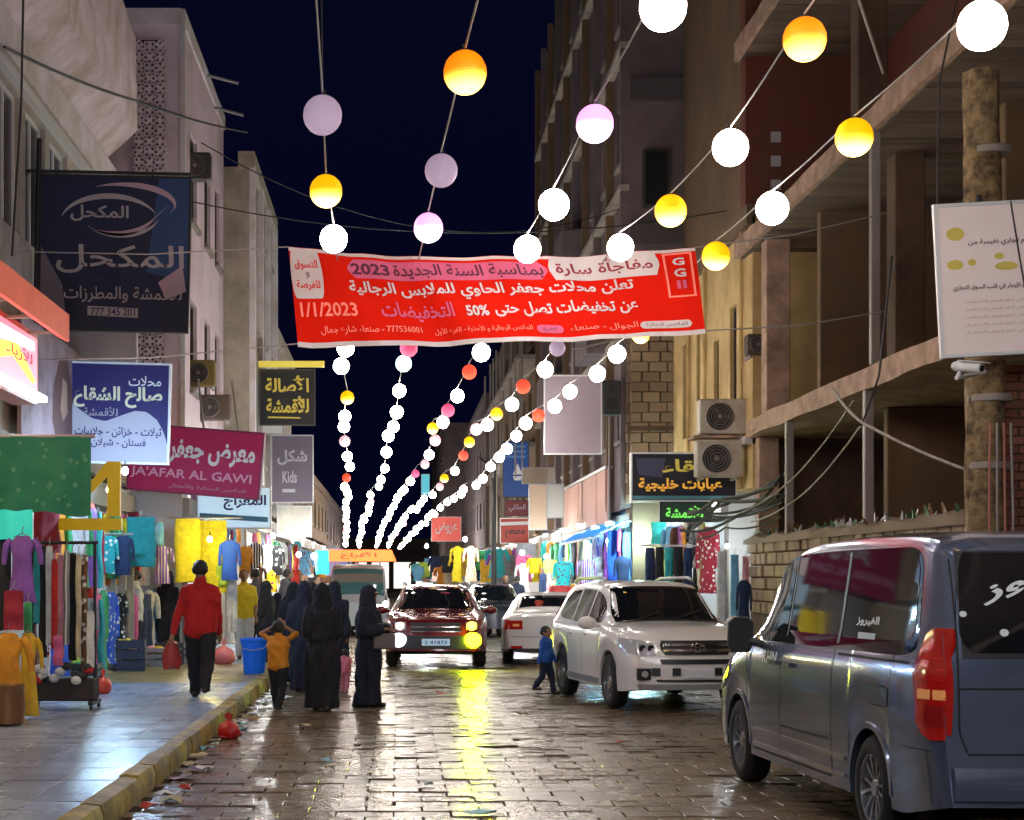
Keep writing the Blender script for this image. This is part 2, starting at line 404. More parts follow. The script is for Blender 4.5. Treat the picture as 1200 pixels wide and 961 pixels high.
# yellow-curtained window panel at the very left
window(L1, -4.8, -1, 19.0, 20.0, 5.6, 7.9, fm=whiteframe, gm=mat('curtain_ochre', (.25,.17,.06), .7), mull=0, sill=False, depth=-.03)

L2 = empty('building', (0,0,0), 0, 'pale lilac left building whose end wall carries a column of pierced lattice blocks', 'building')
l2w = [(32.2,33.3,5.2,6.9),(34.6,35.7,5.2,6.9),(36.6,37.6,5.2,6.9),(32.2,33.3,8.4,10.1),(34.6,35.7,8.4,10.1),(36.6,37.6,8.4,10.1)]
facade(MB(), -3.9, -1, 31, 38.4, 3.3, 11.7, l2w, depth=3.6).build('wall', plaster_lilac, L2)
for wdw in l2w: window(L2, -3.9, -1, *wdw)
MB().box(-3.93,-3.84,30.93,31.1,3.35,11.9).build('corner_trim', plaster_white, L2)
MB().box(-3.98,-3.86,31.1,38.4,11.7,12.0).build('coping', plaster_white, L2)
MB().box(-7.3,-3.9,30.9,31.2,11.7,11.95).build('end_coping', plaster_white, L2)
# pierced blocks
lat = MB(); B = .19
def lattice_block():
    m = MB(); h = B/2; t = .05
    m.box(-h,h,-.06,.06,-h,-h+.018); m.box(-h,h,-.06,.06,h-.018,h); m.box(-h,-h+.018,-.06,.06,-h+.018,h-.018); m.box(h-.018,h,-.06,.06,-h+.018,h-.018)
    m.prism([(-.028,-h+.018),(.028,-h+.018),(.028,-.028),(h-.018,-.028),(h-.018,.028),(.028,.028),(.028,h-.018),(-.028,h-.018),(-.028,.028),(-h+.018,.028),(-h+.018,-.028),(-.028,-.028)], -.045, .045)
    return m.mesh('lattice_block', plaster_lilac)
lb = lattice_block()
MB().box(-4.77,-4.24,30.94,30.99,5.2,11.38).build('lattice_recess', mat('deep_shade_wall', (.02,.018,.018), .9), L2)  # near-black sheet standing for the shade behind the pierced blocks
k0 = 0
for i in range(3):
    for j in range(32):
        z = 5.25+j*B+B/2
        link('lattice_block', lb, L2, (-4.72+i*B+.06, 30.9, z), (0, R(45) if (i+j) % 2 else 0, 0))
# broken roof awning rods
for i, (py, dx) in enumerate(((97,30),(135,32))):
    a = wp(243+8*i, py-9, 34+i*2); MB().tube([a, (a[0]+.62, a[1], a[2]-.16)], .035).build('roof_beam', steel, L2)

L3 = building('left building with narrow white pilasters beyond the lilac one', -1, -3.33, 38.5, 46, 3.3, 10.9, plaster_grey,
    grid_wins(38.5, 46, 3, (3.6, 6.6, 9.0), .5, 1.3, .8))
for y in (38.7, 41, 43.4, 45.8): MB().box(-3.33,-3.2,y-.13,y+.13,3.3,10.95).build('pilaster', plaster_white, L3)
L4 = building('left building with cream roofline standing behind the black sign with gold lettering', -1, -3.4, 46.1, 55, 3.3, 8.2, plaster_grey, grid_wins(46.1,55,4,(3.6,5.9),.45,1.2,.7))
L5 = building('low left building far up the street under the dark sky', -1, -3.6, 55.1, 88, 3.3, 5.6, brown_wall, grid_wins(55.1,88,9,(3.3,),.4,1.1,.6))
L6 = building('farthest low left building where the light strings meet', -1, -4.3, 88.1, 150, 3.2, 6.4, taupe, grid_wins(88.1,150,12,(3.2,),.4,1.2,.8))

# ---- right side: unfinished concrete block ----
U = empty('building', (0,0,0), 0, 'unfinished concrete building on the right with bare floor slabs and steel props', 'building')
SL = [(4.05,4.33),(7.3,7.6),(10.8,11.12),(14.2,14.5)]
for i, (a, b) in enumerate(SL):
    y1 = (29.3, 30.4, 30.4, 30.4)[i]
    n = MB(); n.loft([[(6.0+.012*math.sin(y*3.1+i),y,a+.012*math.sin(y*2.3)),(6.0+.012*math.sin(y*2.7),y,b+.01*math.sin(y*1.9)),(9.5,y,b),(9.5,y,a)] for y in [-20+ (y1+20)*k/80 for k in range(81)]], True, True)
    n.build('floor_slab', slabedge, U, True, 35)
# board marks on the soffits: each shuttering board
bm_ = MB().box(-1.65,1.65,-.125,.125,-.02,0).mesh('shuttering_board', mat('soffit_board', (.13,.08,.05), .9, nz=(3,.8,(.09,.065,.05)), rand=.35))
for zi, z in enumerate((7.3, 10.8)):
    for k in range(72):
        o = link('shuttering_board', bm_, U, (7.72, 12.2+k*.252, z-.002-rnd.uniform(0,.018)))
# recessed walls
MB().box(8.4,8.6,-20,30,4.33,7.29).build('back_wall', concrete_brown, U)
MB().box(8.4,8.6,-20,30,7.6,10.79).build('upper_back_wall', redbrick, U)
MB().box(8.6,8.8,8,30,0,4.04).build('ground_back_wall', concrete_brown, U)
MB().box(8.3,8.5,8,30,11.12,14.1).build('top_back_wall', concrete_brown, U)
for (x0,x1,y0,y1,z0,z1,m,nm) in ((6.15,6.55,28.4,28.8,4.335,7.29,slabedge,'column'),(6.5,8.4,26.2,26.4,4.335,7.29,brown_wall,'partition'),(6.6,7.0,22.6,23,4.335,7.29,concrete_brown,'column'),
     (6.1,8.3,29.9,30.3,7.605,10.79,redbrick,'end_wall'),(6.1,8.3,29.9,30.3,11.13,14.19,redbrick,'end_wall'),(6.1,6.5,14.6,15,.1,4.04,concrete_brown,'column'),(6.9,8.5,24.0,24.2,.1,4.04,brown_wall,'partition'),
     (6.15,6.5,29,29.28,.1,4.04,slabedge,'column'),(6.3,6.7,16.6,17,4.335,7.29,concrete_brown,'column'),(6.3,6.7,17.3,17.7,7.605,10.79,concrete_brown,'column'),(6.3,6.7,23.3,23.7,7.605,10.79,concrete_brown,'column'),(7.2,8.4,20.2,20.4,4.335,7.29,brown_wall,'partition')):
    MB().bbox(x0,x1,y0,y1,z0,z1,.015).build(nm, m, U)
for px, py0, py1, Y, zz0, zz1 in ((1022,220,400,21.6,4.335,7.295),(1013,500,632,21.9,2.3,4.045),(921,512,640,26.3,2.3,4.045),(1157,430,612,17.3,2.3,4.045)):
    x = max(6.05, X_(px, Y)); MB().bbox(x-.06,x+.06,Y-.06,Y+.06,zz0,zz1,.01).build('prop', greysteel, U)
MB().box(6.42,8.6,29.4,29.6,0.1,4.04).build('end_wall', concrete_brown, U)
# small square lamps of glass block in the red end wall
for i in range(4): MB().box(6.55,6.72,29.86,29.905,8.0+i*.42,8.18+i*.42).build('glass_block', mat('glass_block', (.45,.42,.42), .3), U)
# low boundary wall of rough blocks topped with broken glass
BW = empty('boundary_wall', (6,17,0), 0, 'low rough stone wall topped with bottle shards under the unfinished building', 'wall')
MB().box(.06,.34,-30,12.2,.0,2.2).build('core', concrete_brown, BW)
bl = [MB().bbox(0,.12,-.2+d,.2-d,-.09,.09,.015).mesh('stone_block', stoneblock) for d in (.005,.012)]
for r in range(6):
    for j in range(40):
        y = -5+j*.43+(r % 2)*.2
        if y > 12: continue
        link('stone_block', bl[(r+j) % 2], BW, (rnd.uniform(-.04,0), y, 1.14+r*.2), (0, rnd.gauss(0,.03), rnd.gauss(0,.03)))
cp = MB(); cp.loft([[(-.06+.02*math.sin(y*3),y,2.2),(-.07,y,2.3+.03*math.sin(y*4)),(.1,y,2.37+.02*math.sin(y*5)),(.38,y,2.3),(.38,y,2.2)] for y in [-7+.3*i for i in range(65)]], True, True)
cp.build('coping', stoneblock, BW, True, 60)
shard = [mat('shard_green', (.1,.22,.12), .15), mat('shard_clear', (.5,.5,.48), .15), mat('shard_brown', (.2,.1,.04), .15)]
shm = []
for q in range(6):
    h = rnd.uniform(.06,.2); m = MB(); m.loft([[(-.03,-.015,0),(.03,-.02,0),(.02,.02,0)], [(-.01,-.01,h*.7),(.022,-.01,h*.55),(.015,.012,h*.6)], [(.012,0,h),(.014,0,h*.99),(.013,.004,h*.98)]], True, True)
    shm.append(m.mesh('glass_shard', shard[q % 3]))
for k in range(150):
    link('glass_shard', rnd.choice(shm), BW, (rnd.uniform(-.02,.28), -3+k*.1+rnd.uniform(-.04,.04), 2.33), (rnd.gauss(0,.3), rnd.gauss(0,.3), rnd.uniform(0,6)))

# ---- cream building with block pier ----
Cb = empty('building', (0,0,0), 0, 'warm cream plastered building with narrow window slots, right of the block pier', 'building')
cw = [(30.9,31.5,4.7,6.6),(32.6,33.1,4.6,6.2),(34.6,35.0,4.6,6.6),(36.2,36.7,4.6,6.6)]
facade(MB(), 6.15, 1, 29.5, 38.1, 3.2, 7.9, cw, depth=5).build('wall', cream, Cb)
for wdw in cw: window(Cb, 6.15, 1, *wdw, mull=0, sill=False)
MB().box(6.02,6.2,29.5,38,3.95,4.08).build('ledge', plaster_white, Cb)
MB().box(6.05,6.2,29.5,38,7.75,8.1).build('cornice', brown_wall, Cb)
for y in (30.2, 33.8, 35.7): MB().tube([(6.09,y,3.2),(6.09,y,7.8)], .035).build('drainpipe', cream, Cb)
# wall continuing up behind (dark) over the cream part
MB().box(6.4,11,31,38.1,8.1,15).build('upper_wall', brown_wall, Cb)
# tall taupe tower
T = empty('building', (0,0,0), 0, 'tall dark taupe apartment tower in the middle right with pilasters and small windows', 'building')
tw = grid_wins(38.4, 62, 9, (3.9,7.1,10.3,13.5,16.7), .4, 1.35, .9)
facade(MB(), 5.2, 1, 38.2, 62, 3.2, 19.8, tw, depth=7).build('wall', taupe, T)
for wdw in tw: window(T, 5.2, 1, *wdw, mull=1)
for k in range(10):
    y = 38.35+k*2.62; MB().box(5.02,5.2,y-.12,y+.12,3.2,20).build('pilaster', brown_wall if k % 2 else taupe, T)
for z in (7.0,10.3,13.5,16.7): MB().box(5.0,5.2,38.2,62,z-.001,z+.14).build('string_course', plaster_grey, T)
# end wall facing the camera: bands, small window
for z in (9.1, 12.3): MB().box(5.22,10,38.06,38.2,z,z+.5).build('end_band', mat('dark_band', (.09,.075,.08), .8), T)
f = MB(); f.box(5.5,6.1,38.1,38.2,9.9,11.2); wo = f.build('window', darkframe, T); MB().box(5.56,6.04,38.07,38.11,9.96,11.14).build('pane', darkglass, wo)
for k in range(3):
    y = 41+k*6; MB().bbox(4.55,5.2,y,y+2.6,7.02+3.25*(k % 2),8.0+3.25*(k % 2),.02).build('balcony', taupe, T)
# pier of blocks
P = empty('block_pier', (5.2,38,0), 0, 'tan block-built pier rising above the black and gold shop sign', 'pier')
MB().box(.06,1.28,.06,1.2,0,8.6).build('core', brown_wall, P)
pb = [MB().bbox(-.19,.19,-.06,.1,-.105,.105,.012).mesh('stone_block', stoneblock), MB().bbox(-.11,.11,-.06,.1,-.105,.105,.012).mesh('stone_block', stoneblock)]
pbs = MB().bbox(-.06,.1,-.19,.19,-.105,.105,.012).mesh('stone_block', stoneblock)
z = 3.4; r = 0
while z < 8.4:
    x = 0.0
    widths = [.4,.4,.4,.13] if r % 2 else [.24,.4,.4,.24]
    for wd in widths:
        if wd > .2: link('stone_block', pb[0 if wd > .3 else 1], P, (x+wd/2, 0+rnd.uniform(-.02,.01), z), (0, rnd.gauss(0,.01), rnd.gauss(0,.01)))
        x += wd+.012
    for k in range(3): link('stone_block', pbs, P, (rnd.uniform(-.02,.01), .26+k*.4+(r % 2)*.1, z))
    z += .225; r += 1
MB().box(-.06,1.35,-.08,.1,4.9,5.0).build('band', concrete_brown, P); MB().box(-.06,1.35,-.08,.1,7.2,7.3).build('band', concrete_brown, P)
# further right buildings
R3 = building('brown mid distance right building just beyond the dark taupe tower', 1, 5.25, 62.1, 90, 3.2, 12.6, brown_wall, grid_wins(62.1,90,8,(3.6,6.7,9.8),.45,1.4,.9))
for z in (6.4,9.6): MB().box(4.4,5.25,62.3,89,z,z+.18).build('balcony', concrete, R3)
for k in range(6): MB().box(4.5,4.6,63+k*5,63.1+k*5,3.2,12).build('balcony_post', greysteel, R3)
R4 = building('distant grey building on the right where the street bends', 1, 4.7, 90.1, 120, 3.2, 11, taupe, grid_wins(90.1,120,8,(3.5,6.4),.4,1.4,.9))
R5 = building('farthest building on the right closing the street', 1, 3.4, 120.1, 166, 3.2, 12.5, taupe, grid_wins(120.1,166,9,(3.5,6.4,9.3),.4,1.4,.9))
R6 = empty('building', (0,0,0), 0, 'low dark building closing the far end of the street', 'building')
MB().box(-9,9,170,178,0,5.5).build('wall', taupe, R6)
for i in range(6):
    o = MB().box(-7+i*2.2,-5.1+i*2.2,169.9,170,.4,3.2).build('shop_opening', darkframe, R6); MB().box(-6.9+i*2.2,-5.2+i*2.2,169.85,169.9,.5,3.1).build('lit_pane', mat('far_shop_glow', (1,.93,.82), .5, em=.9, emc=(1,.93,.82)), o)  # glowing panes added to brighten the far end of the street

# =====================================================================
# SHOPS
# =====================================================================
WARM = (1,.86,.66); COOL = (.72,.88,1); CYAN = (.35,.8,1); NEUT = (1,.97,.92)
tubem = {}
def lampmat(c, st):
    st *= 2
    k = 'lamp_%02d%02d%02d_%d' % (c[0]*99, c[1]*99, c[2]*99, st)
    return mat(k, c, .5, em=st, emc=c)
goodsM = [mat('goods_%d' % i, c, .8) for i, c in enumerate([(.6,.08,.08),(.7,.5,.05),(.05,.15,.5),(.75,.72,.7),(.02,.02,.03),(.1,.4,.35),(.45,.1,.4),(.8,.35,.5),(.35,.2,.1),(.15,.5,.7),(.05,.3,.1),(.85,.8,.2)])]
def shop(label, s, Xf, Y0, Y1, zt, wallm, lc, ls, depth=2.6, shelves=True, sgn=None, nlamp=2):
    e = empty('shop', (Xf, Y0, .15), 0, label, 'shop')
    D = s*depth; L = Y1-Y0; H = zt-.15
    def bx(n, x0, x1, y0, y1, z0, z1, m, p=e):
        a, b = sorted((x0, x1)); return MB().box(a,b,y0,y1,z0,z1).build(n, m, p)
    bx('back_wall', D, D+s*.1, 0, L, 0, H, wallm); bx('side_wall', 0, D, 0, .12, 0, H, wallm); bx('side_wall', 0, D, L-.12, L, 0, H, wallm)
    bx('ceiling', 0.02*s, D, .12, L-.12, H-.1, H-.004, wallm); 
    bx('shutter_box', -s*.12, s*.3, .1, L-.1, H-.42, H-.11, greysteel)
    bx('door_post', -s*.05, s*.1, 0.005, .16, 0, H-.43, greysteel); bx('door_post', -s*.05, s*.1, L-.16, L-.005, 0, H-.43, greysteel)
    for k in range(nlamp):
        y = L*(k+.5)/nlamp; o = bx('lamp_fixture', s*.35, s*.75, y-.62, y+.62, H-.16, H-.11, whitem); bx('lamp_tube', s*.42, s*.68, y-.58, y+.58, H-.20, H-.163, lampmat(lc, ls), o)
    if shelves:
        for z in (.5,1.0,1.5,2.0): bx('shelf', D-s*.45, D-s*.02, .15, L-.15, z, z+.03, whitem)
        g = MB()
        for z in (.53,1.03,1.53,2.03):
            y = .2
            while y < L-.45:
                wdt = rnd.uniform(.16,.34); h = rnd.uniform(.12,.38); a, b = sorted((D-s*.4, D-s*.08)); g.box(a,b,y,y+wdt*.93,z+.001,z+h, rnd.randrange(12)); y += wdt
        tag(g.build('folded_goods', goodsM, e), kind='stuff')
    return e
shopw = mat('shop_wall', (.6,.6,.58), .7); shopw2 = mat('shop_wall_warm', (.6,.5,.35), .7); shopb = mat('shop_wall_blue', (.12,.35,.6), .6)
LSH = [(15,19.6,3.2,shopw2,WARM,6,'left shop nearest the camera behind the orange and yellow dresses'),(19.7,24.4,3.2,shopw,COOL,9,'left shop behind the rack of beads and scarves'),
 (24.5,30.6,3.2,shopw,COOL,12,'left shop with white shutter strips beside the standing man in white')]
for a,b,zt,wm,lc,ls,lab in LSH: shop(lab,-1,-4.8,a,b,zt,wm,lc,ls)
LS2 = [(31.0,38.4,-3.9,'left shop behind the hanging yellow clothes'),(38.5,46,-3.45,'left shop with pale blue fascia below the magenta sign'),(46.1,55,-3.45,'bright left shop below the grey purple sign'),
 (55.1,64,-3.65,'white-lit left shop beside the orange-topped minibus'),(64.1,75,-3.65,'second white-lit left shop beyond the orange-topped minibus'),(75.1,88,-3.65,'third white-lit left shop beyond the orange-topped minibus'),(88.1,110,-4.3,'farthest lit left shop up the street')]
for a,b,x,lab in LS2: shop(lab,-1,x,a,b,3.2,shopw,NEUT if a>40 else WARM,(26 if a<46 else 40),nlamp=3)
RS = [(31.1,38,6.05,shopw,COOL,18,'right shop with pale hanging curtains between the van and the white car'),(38.3,46,5.35,shopb,CYAN,45,'blue-lit right shop under the blue awning behind the white off-roader'),
 (46.1,54,5.35,shopw,COOL,40,'white-lit right shop beside the pink awning'),(54.1,62,5.35,shopw,NEUT,36,'right shop with small yellow and teal clothes behind the white saloon'),
 (62.1,75,5.35,shopw,NEUT,36,'right shop beyond the tower, white-lit'),(75.1,90,5.35,shopw,WARM,36,'right shop beyond the tower with warm light'),(90.1,118,4.8,shopw,NEUT,40,'far right shop below the distant grey building'),(120.1,160,3.5,shopw,NEUT,46,'farthest right shop closing the street')]
for a,b,x,wm,lc,ls,lab in RS: shop(lab,1,x,a,b,3.2,wm,lc,ls,nlamp=3)

# =====================================================================
# LANTERN STRINGS
# =====================================================================
sph = MB()
def lantern_meshes(name):
    m = MB(); r = .152
    rings = []
    for i in range(17):
        t = max(.05, min(math.pi-.05, math.pi*i/16)); rr = r*math.sin(t)*(1+.012*(i % 2))
        rings.append([(rr*math.cos(2*math.pi*k/24), rr*math.sin(2*math.pi*k/24), -r*1.03*math.cos(t)) for k in range(24)])
    m.loft(rings, True, True); return m.mesh('shade', LM[name], True, 80)
LMESH = {k: lantern_meshes(k) for k in LM}
capm = MB().lathe([(.012,.150),(.03,.152),(.03,.165),(.008,.168),(.008,.20)], n=10).mesh('cap', blackm)
W = 'white'
STR = {
 'leftmost': [(378,135,'mauve'),(382,224,'yellow'),(391,280,W),(405,408,W),(400,429,W),(407,466,'yellow'),(404,488,W),(403,500,W),(404,517,'blush'),(407,535,W),(410,547,W),(406,560,'red'),(407,577,W),(405,595,W),(406,617,W),(405,639,W)],
 'second from left': [(545,85,'orange'),(517,200,'mauve'),(502,267,'pink'),(486,340,'rose'),(479,408,'rose'),(473,426,'cyan'),(468,458,W),(465,483,W),(461,500,W),(455,511,W),(453,530,W),(451,549,W),(444,570,'cyan'),(434,580,W),(432,595,W),(424,617,W),(421,640,W)],
 'middle': [(777,8,W),(697,145,'pink'),(649,240,W),(618,292,W),(585,372,W),(564,413,W),(550,436,'red'),(536,464,W),(525,481,'rose'),(519,495,W),(507,502,'yellow'),(510,516,'blush'),(503,533,W),(498,544,'blush'),(487,555,'rose'),(481,564,W),(466,583,W),(451,611,W),(441,640,W)],
 'second from right': [(943,46,'orange'),(856,173,W),(786,247,'yellow'),(727,290,W),(685,355,W),(653,408,'mauve'),(639,433,W),(613,453,'red'),(600,474,W),(582,485,'yellow'),(571,498,W),(558,503,'blush'),(550,518,'yellow'),(543,534,'red'),(533,552,W),(507,580,W),(475,605,W),(455,640,W)],
 'rightmost': [(1151,30,W),(1001,161,'yellow'),(905,244,W),(839,300,'yellow'),(795,345,W),(751,392,'yellow'),(723,415,W),(700,438,W),(668,459,W),(650,476,W),(631,487,'red'),(616,496,W),(605,511,W),(594,526,W),(585,536,W),(575,547,W),(566,561,W),(516,595,W),(494,614,W),(468,642,W)]}
def zof(py): return 5.1 if py < 470 else 5.1-1.1*((py-470)/170)
def p3(px, py):
    z = zof(py); Y = F*(z-1.65)/(676-py); return Vector((X_(px, Y), Y, z))
CN = {'white':'glowing white','pink':'glowing pink','orange':'glowing orange','yellow':'glowing yellow','red':'small red','rose':'dark rose','mauve':'unlit pale mauve','blush':'pale blush','cyan':'cyan tinted white'}
place = []
for sname, pts in STR.items():
    k = 0; nodes = [p3(p[0], p[1]) for p in pts]; wire = []
    nodes_c = [p[2] for p in pts]
    # explicit lanterns as long as they show apart, then one every 1.75 m along the same line
    seq = []; 
    for i, (n, c) in enumerate(zip(nodes, nodes_c)):
        seq.append((n, c))
        if i+1 < len(nodes) and pts[i][1] >= 455:
            d = (nodes[i+1]-n).length; m = int(d/2.55)
            for q in range(1, m): seq.append((n.lerp(nodes[i+1], q/m)+Vector((rnd.gauss(0,.05),0,rnd.gauss(0,.05))), rnd.choice([W]*9+['blush','yellow'])))
    w0 = nodes[0]+(nodes[0]-nodes[1]).normalized()*9
    if sname == 'leftmost': w0 = nodes[0]+Vector((.1,-7,1.2))
    wire = [w0]+[s_[0]+Vector((0,0,.165)) for s_ in seq]
    pl = []
    for a, b in zip(wire, wire[1:]):
        n = 4 if (b-a).length > 1.2 and a.y < 40 else 1
        for q in range(n):
            t = q/n; p = a.lerp(b, t); p.z -= .025*math.sin(math.pi*t)*min(1, (b-a).length/3); pl.append(p)
    pl.append(wire[-1])
    o = MB().tube(pl, .0075, 5).build('lantern_cord', stringm, None, True); tag(o, 'pale twisted cord carrying the %s string of lanterns along the street' % sname, 'cord', 'cords of the lantern strings')
    for i, (p, c) in enumerate(seq): place.append((p.y, sname, i+1, p, c))
place.sort(key=lambda t: t[0])
rest = {}
for idx, (yy, sname, i, p, c) in enumerate(place):
    if idx < 298:
        e = empty('paper_lantern', p, rnd.uniform(0, 6), '%s paper lantern, %s along the %s string' % (CN[c], ordw(i), sname), 'lantern', 'round paper lanterns strung over the street')
        e.rotation_euler = (rnd.gauss(0,.06), rnd.gauss(0,.06), rnd.uniform(0,6)); k = rnd.uniform(.90,1.0) if yy < 19 else rnd.uniform(.80,.9) if yy < 45 else rnd.uniform(.72,.84); e.scale = (k,k,k)
        link('shade', LMESH[c], e)
        if yy < 60: link('cap', capm, e)
    else: rest.setdefault(c, []).append(p)
allm = MB(); ms = []; 
fm_ = mat('far_lantern_white', (.9,.96,1), .6, em=14, emc=(.9,.96,1)); fb_ = mat('far_lantern_blush', (1,.6,.6), .6, em=2)
for c, ps in rest.items():
    for p in ps: allm.ell(p, (.165,.165,.165), 10, 6, 0 if c == W else 1)
if rest: tag(allm.build('distant_lanterns', [fm_, fb_], None, True), 'distant run of glowing paper lanterns where the strings meet', 'lanterns', kind='stuff')

# =====================================================================
# BANNER
# =====================================================================
BY = 19.4
bE = empty('banner', (X_(582,BY), BY, Z_(345,BY)), 0, 'wide red sale banner with white Arabic lettering stretched across the street', 'banner')
tl, tm_, tr = (338,288), (560,302), (815,289); bl_, bm2, br = (349,402), (590,399), (826,387)
def quad(a, m, b, t):  # through mid at t=.5
    c = (2*m[0]-(a[0]+b[0])/2, 2*m[1]-(a[1]+b[1])/2)
    return ((1-t)**2*a[0]+2*t*(1-t)*c[0]+t*t*b[0], (1-t)**2*a[1]+2*t*(1-t)*c[1]+t*t*b[1])
def bpt(u, v, off=0):   # u 0..1 left-right, v 0..1 bottom-top
    a = quad(tl, tm_, tr, u); b = quad(bl_, bm2, br, u); px = b[0]+(a[0]-b[0])*v; py = b[1]+(a[1]-b[1])*v+.9*math.sin(u*19+1)+.6*math.sin(u*41+v*2)
    Y = BY+.05*math.sin(u*9)+.045*math.sin(u*23+v*3)+.014*math.sin(u*57+v*5)-off
    return (X_(px, BY)-bE.location.x, Y-BY, Z_(py, BY)-bE.location.z)
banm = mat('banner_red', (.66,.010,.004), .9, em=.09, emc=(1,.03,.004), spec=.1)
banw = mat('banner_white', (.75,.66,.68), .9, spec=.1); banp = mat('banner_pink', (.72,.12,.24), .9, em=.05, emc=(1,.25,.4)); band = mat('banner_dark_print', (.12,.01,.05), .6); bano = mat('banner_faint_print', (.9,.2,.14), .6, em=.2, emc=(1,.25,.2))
# backlit look put in as a faint emission; the cloth is opaque
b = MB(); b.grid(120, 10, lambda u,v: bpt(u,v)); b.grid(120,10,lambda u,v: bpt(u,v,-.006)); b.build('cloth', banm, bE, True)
def strip(v0, v1, m, u0=0, u1=1, off=.012, name='printed_panel', n=30, rad=0):
    q = MB(); q.grid(n, 3, lambda u,v: bpt(u0+(u1-u0)*u, v0+(v1-v0)*v, off)); return q.build(name, m, bE)
strip(-.035,.02,banw,name='hem'); strip(.96,.995,banw,name='hem')
def rr_panel(u0,u1,v0,v1,m,off=.012,r=.35,name='printed_panel'):
    q = MB(); H = (v1-v0)
    def fn(a, c):
        # rounded ends
        x = a*2-1; k = 1
        e_ = max(0, abs(x)-(1-r))/r if r else 0
        k = math.sqrt(max(.0, 1-e_*e_*.96)); vm = (v0+v1)/2
        return bpt(u0+(u1-u0)*a, vm+(c-.5)*H*k, off)
    q.grid(28,2,fn); return q.build(name, m, bE)
rr_panel(.0,.085,.48,.985,banw,r=.25); rr_panel(.155,.655,.72,.93,banp,r=.03); rr_panel(.66,.915,.70,.99,banw,r=.05)
rr_panel(.845,.97,.06,.15,banw,r=.2,off=.014).name = 'printed_panel'
rr_panel(.59,.655,.07,.17,banp,r=.4)
def btext(s, u0, u1, v0, v1, m, bold=.0, off=.02):
    q = MB(); q.text(s, lambda x,z: bpt(x, z, off), u0, u1, v0, v1, bold); return q.build('lettering', m, bE)
btext('2023', .165,.265,.76,.89, band, .03); btext('بمناسبة السنة الجديدة', .275,.645,.74,.91, band, .02)
btext('مفاجأة سارة', .675,.90,.745,.95, mat('banner_maroon', (.35,.03,.05), .6), .02)
btext('تعلن محلات جعفر الحاوي للملابس الرجالية', .15,.85,.49,.69, banw, .025)
btext('عن تخفيضات تصل حتى', .50,.85,.27,.45, banw, .025); btext('50%', .43,.485,.29,.42, banw, .03)
btext('1/1/2023', .015,.16,.29,.44, bano, .02); btext('التخفيضات', .22,.40,.25,.46, banp, .02)
btext('التسوق', .012,.075,.77,.88, banm, .02); btext('و', .04,.05,.69,.75, band, .0); btext('للفرصة', .012,.075,.56,.67, banm, .02)
btext('777536001 - صنعاء شارع جمال', .06,.31,.08,.19, bano, .01); btext('للملابس الرجالية و الأحذية - الفرع الأول', .34,.58,.08,.18, bano, .01)
btext('الفرع', .605,.64,.095,.145, band, 0); btext('الجوال - صنعاء', .67,.84,.07,.16, bano, .01); btext('للملابس الرجالية', .86,.96,.08,.13, band, 0)
fr = MB()
for (u0,u1,v0,v1) in ((.925,.93,.42,.95),(.985,.99,.42,.95),(.93,.985,.93,.95),(.93,.985,.42,.44)): fr.grid(3,6,lambda u,v: bpt(u0+(u1-u0)*u, v0+(v1-v0)*v, .014))
fr.build('printed_frame', bano, bE)
btext('G', .945,.972,.80,.89, banw, .03); btext('G', .945,.972,.66,.76, banw, .03); btext('II', .948,.97,.52,.62, banp, .03)
for (a, px, py) in (((0,1),300,262),((0,0),330,404),((1,1),872,268),((1,0),880,392)):
    p0 = bpt(*a); q = (X_(px, BY)-bE.location.x, .3, Z_(py, BY)-bE.location.z)
    if a[0] == 0: q = (-4.75-bE.location.x, 2.2, q[2]+.1)
    else: q = (6.0-bE.location.x, 1.5, q[2]+.5)
    MB().tube([p0, tuple((p0[i]+q[i])/2-(.06 if i == 2 else 0) for i in range(3)), q], .008, 5).build('tie_rope', stringm, bE)

